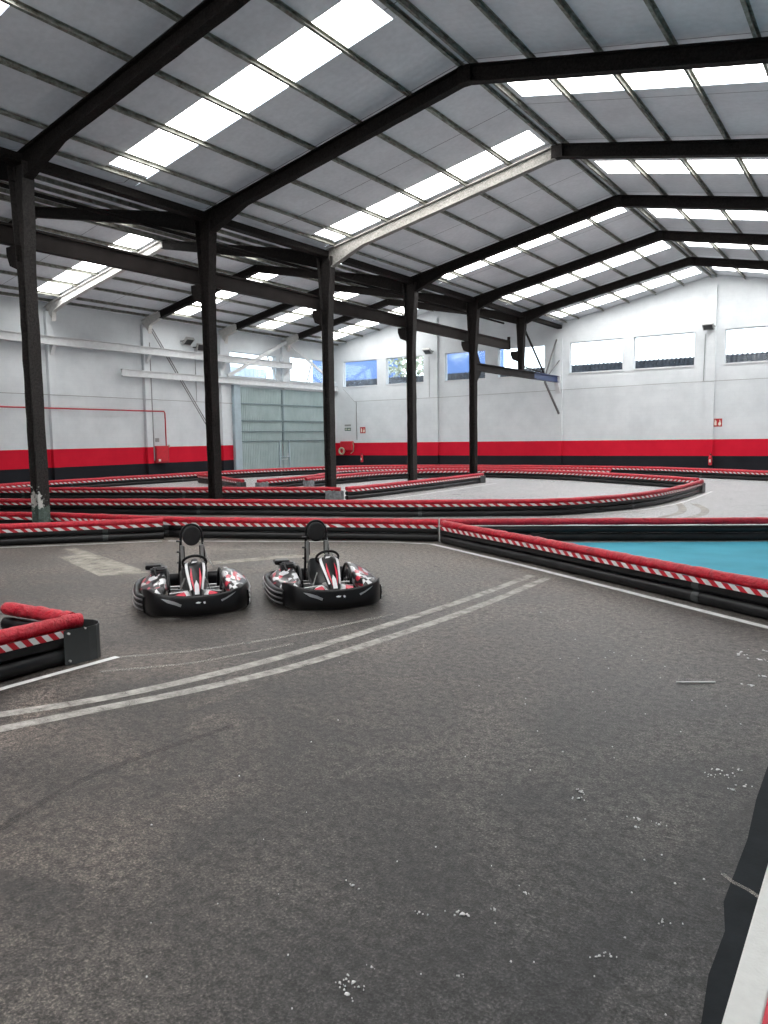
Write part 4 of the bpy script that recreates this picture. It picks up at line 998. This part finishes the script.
    B().tube([(-.28, -.36, .2), (-.15, -.36, .24), (-.05, -.36, .18)], .022, 8).build('exhaust_pipe', M['chrome'], e_)
    B().tube([(-.66, -.15, .2), (-.66, .2, .2)], .06, 12).build('muffler', M['steel'], K)
    # tank, pedals, cross tubes visible in the cockpit
    B().box((.32, 0, .16), (.24, .16, .16)).build('fuel_tank', M['lampgrey'], K, bevel=.03)
    for s in (-1, 1):
        B().bar((.64, s * .16, .09), (.68, s * .16, .24), .05, .012).build('pedal', M['chrome'], K)
        B().tube([(.05, s * .16, .19), (.10, s * .30, .21), (.20, s * .36, .22)], .012, 6).build('seat_stay', M['chrome'], K)
        B().tube([(.18, s * .13, .36), (.22, s * .17, .28), (.20, s * .20, .20), (.3, s * .25, .12)], .010, 6).build('control_cable', M['lampgrey'], K)
        B().tube([(.34, s * .10, .22), (.34, s * .34, .20)], .013, 6).build('cockpit_tube', M['chrome'], K)
    return K
hd = math.atan2(-.586, .81)
h = Vector((math.cos(hd), math.sin(hd)))
f1, f2 = Vector((-6.28, 5.63)), Vector((-5.11, 6.71))
K1 = kart((*(f1 - h * .92), 0), hd - math.radians(3.5), 'left of the two parked black, white and red karts')
K2 = copy_tree(K1); K2.location = (*(f2 - h * .92), 0); K2.rotation_euler = (0, 0, hd - math.radians(5))
K2['label'] = 'right of the two parked black, white and red karts, on the open asphalt'

# ------------------------------------------------------------------ light
w = bpy.data.worlds.new('world'); sc.world = w; w.use_nodes = True
nt = w.node_tree; bg = nt.nodes['Background']
tcw = nt.nodes.new('ShaderNodeTexCoord'); sp = nt.nodes.new('ShaderNodeSeparateXYZ'); lk(nt, tcw.outputs['Generated'], sp.inputs[0])
lk(nt, ramp(nt, sp.outputs[2], [(0, (.9, .95, 1.0)), (.5, (.75, .87, 1.0))]), bg.inputs['Color']); bg.inputs['Strength'].default_value = 4.2

# ------------------------------------------------------------------ camera
F_, YAW, PITCH, ROLL = 747.3195, 0.597435, 0.0988949, -0.01399168
f = Vector((-math.sin(YAW) * math.cos(PITCH), math.cos(YAW) * math.cos(PITCH), -math.sin(PITCH)))
r0 = Vector((math.cos(YAW), math.sin(YAW), 0)); u0 = r0.cross(f)
r = r0 * math.cos(ROLL) + u0 * math.sin(ROLL); u = -r0 * math.sin(ROLL) + u0 * math.cos(ROLL)
cam = bpy.data.cameras.new('camera'); co = bpy.data.objects.new('camera', cam); C.objects.link(co)
cam.sensor_fit = 'VERTICAL'; cam.sensor_height = 36; cam.lens = F_ / 1024 * 36; cam.clip_start = .05; cam.clip_end = 400
mw = Matrix((r, u, -f)).transposed().to_4x4(); mw.translation = Vector((0, 0, 2)); co.matrix_world = mw
sc.camera = co

vs = sc.view_settings; vs.view_transform = 'Standard'; vs.look = 'None'; vs.gamma = 1; vs.use_curve_mapping = False; vs.exposure = 0.08
sc.cycles.use_denoising = True
sc.cycles.max_bounces = 8; sc.cycles.diffuse_bounces = 5; sc.cycles.glossy_bounces = 3; sc.cycles.transparent_max_bounces = 10
sc.cycles.sample_clamp_indirect = 6
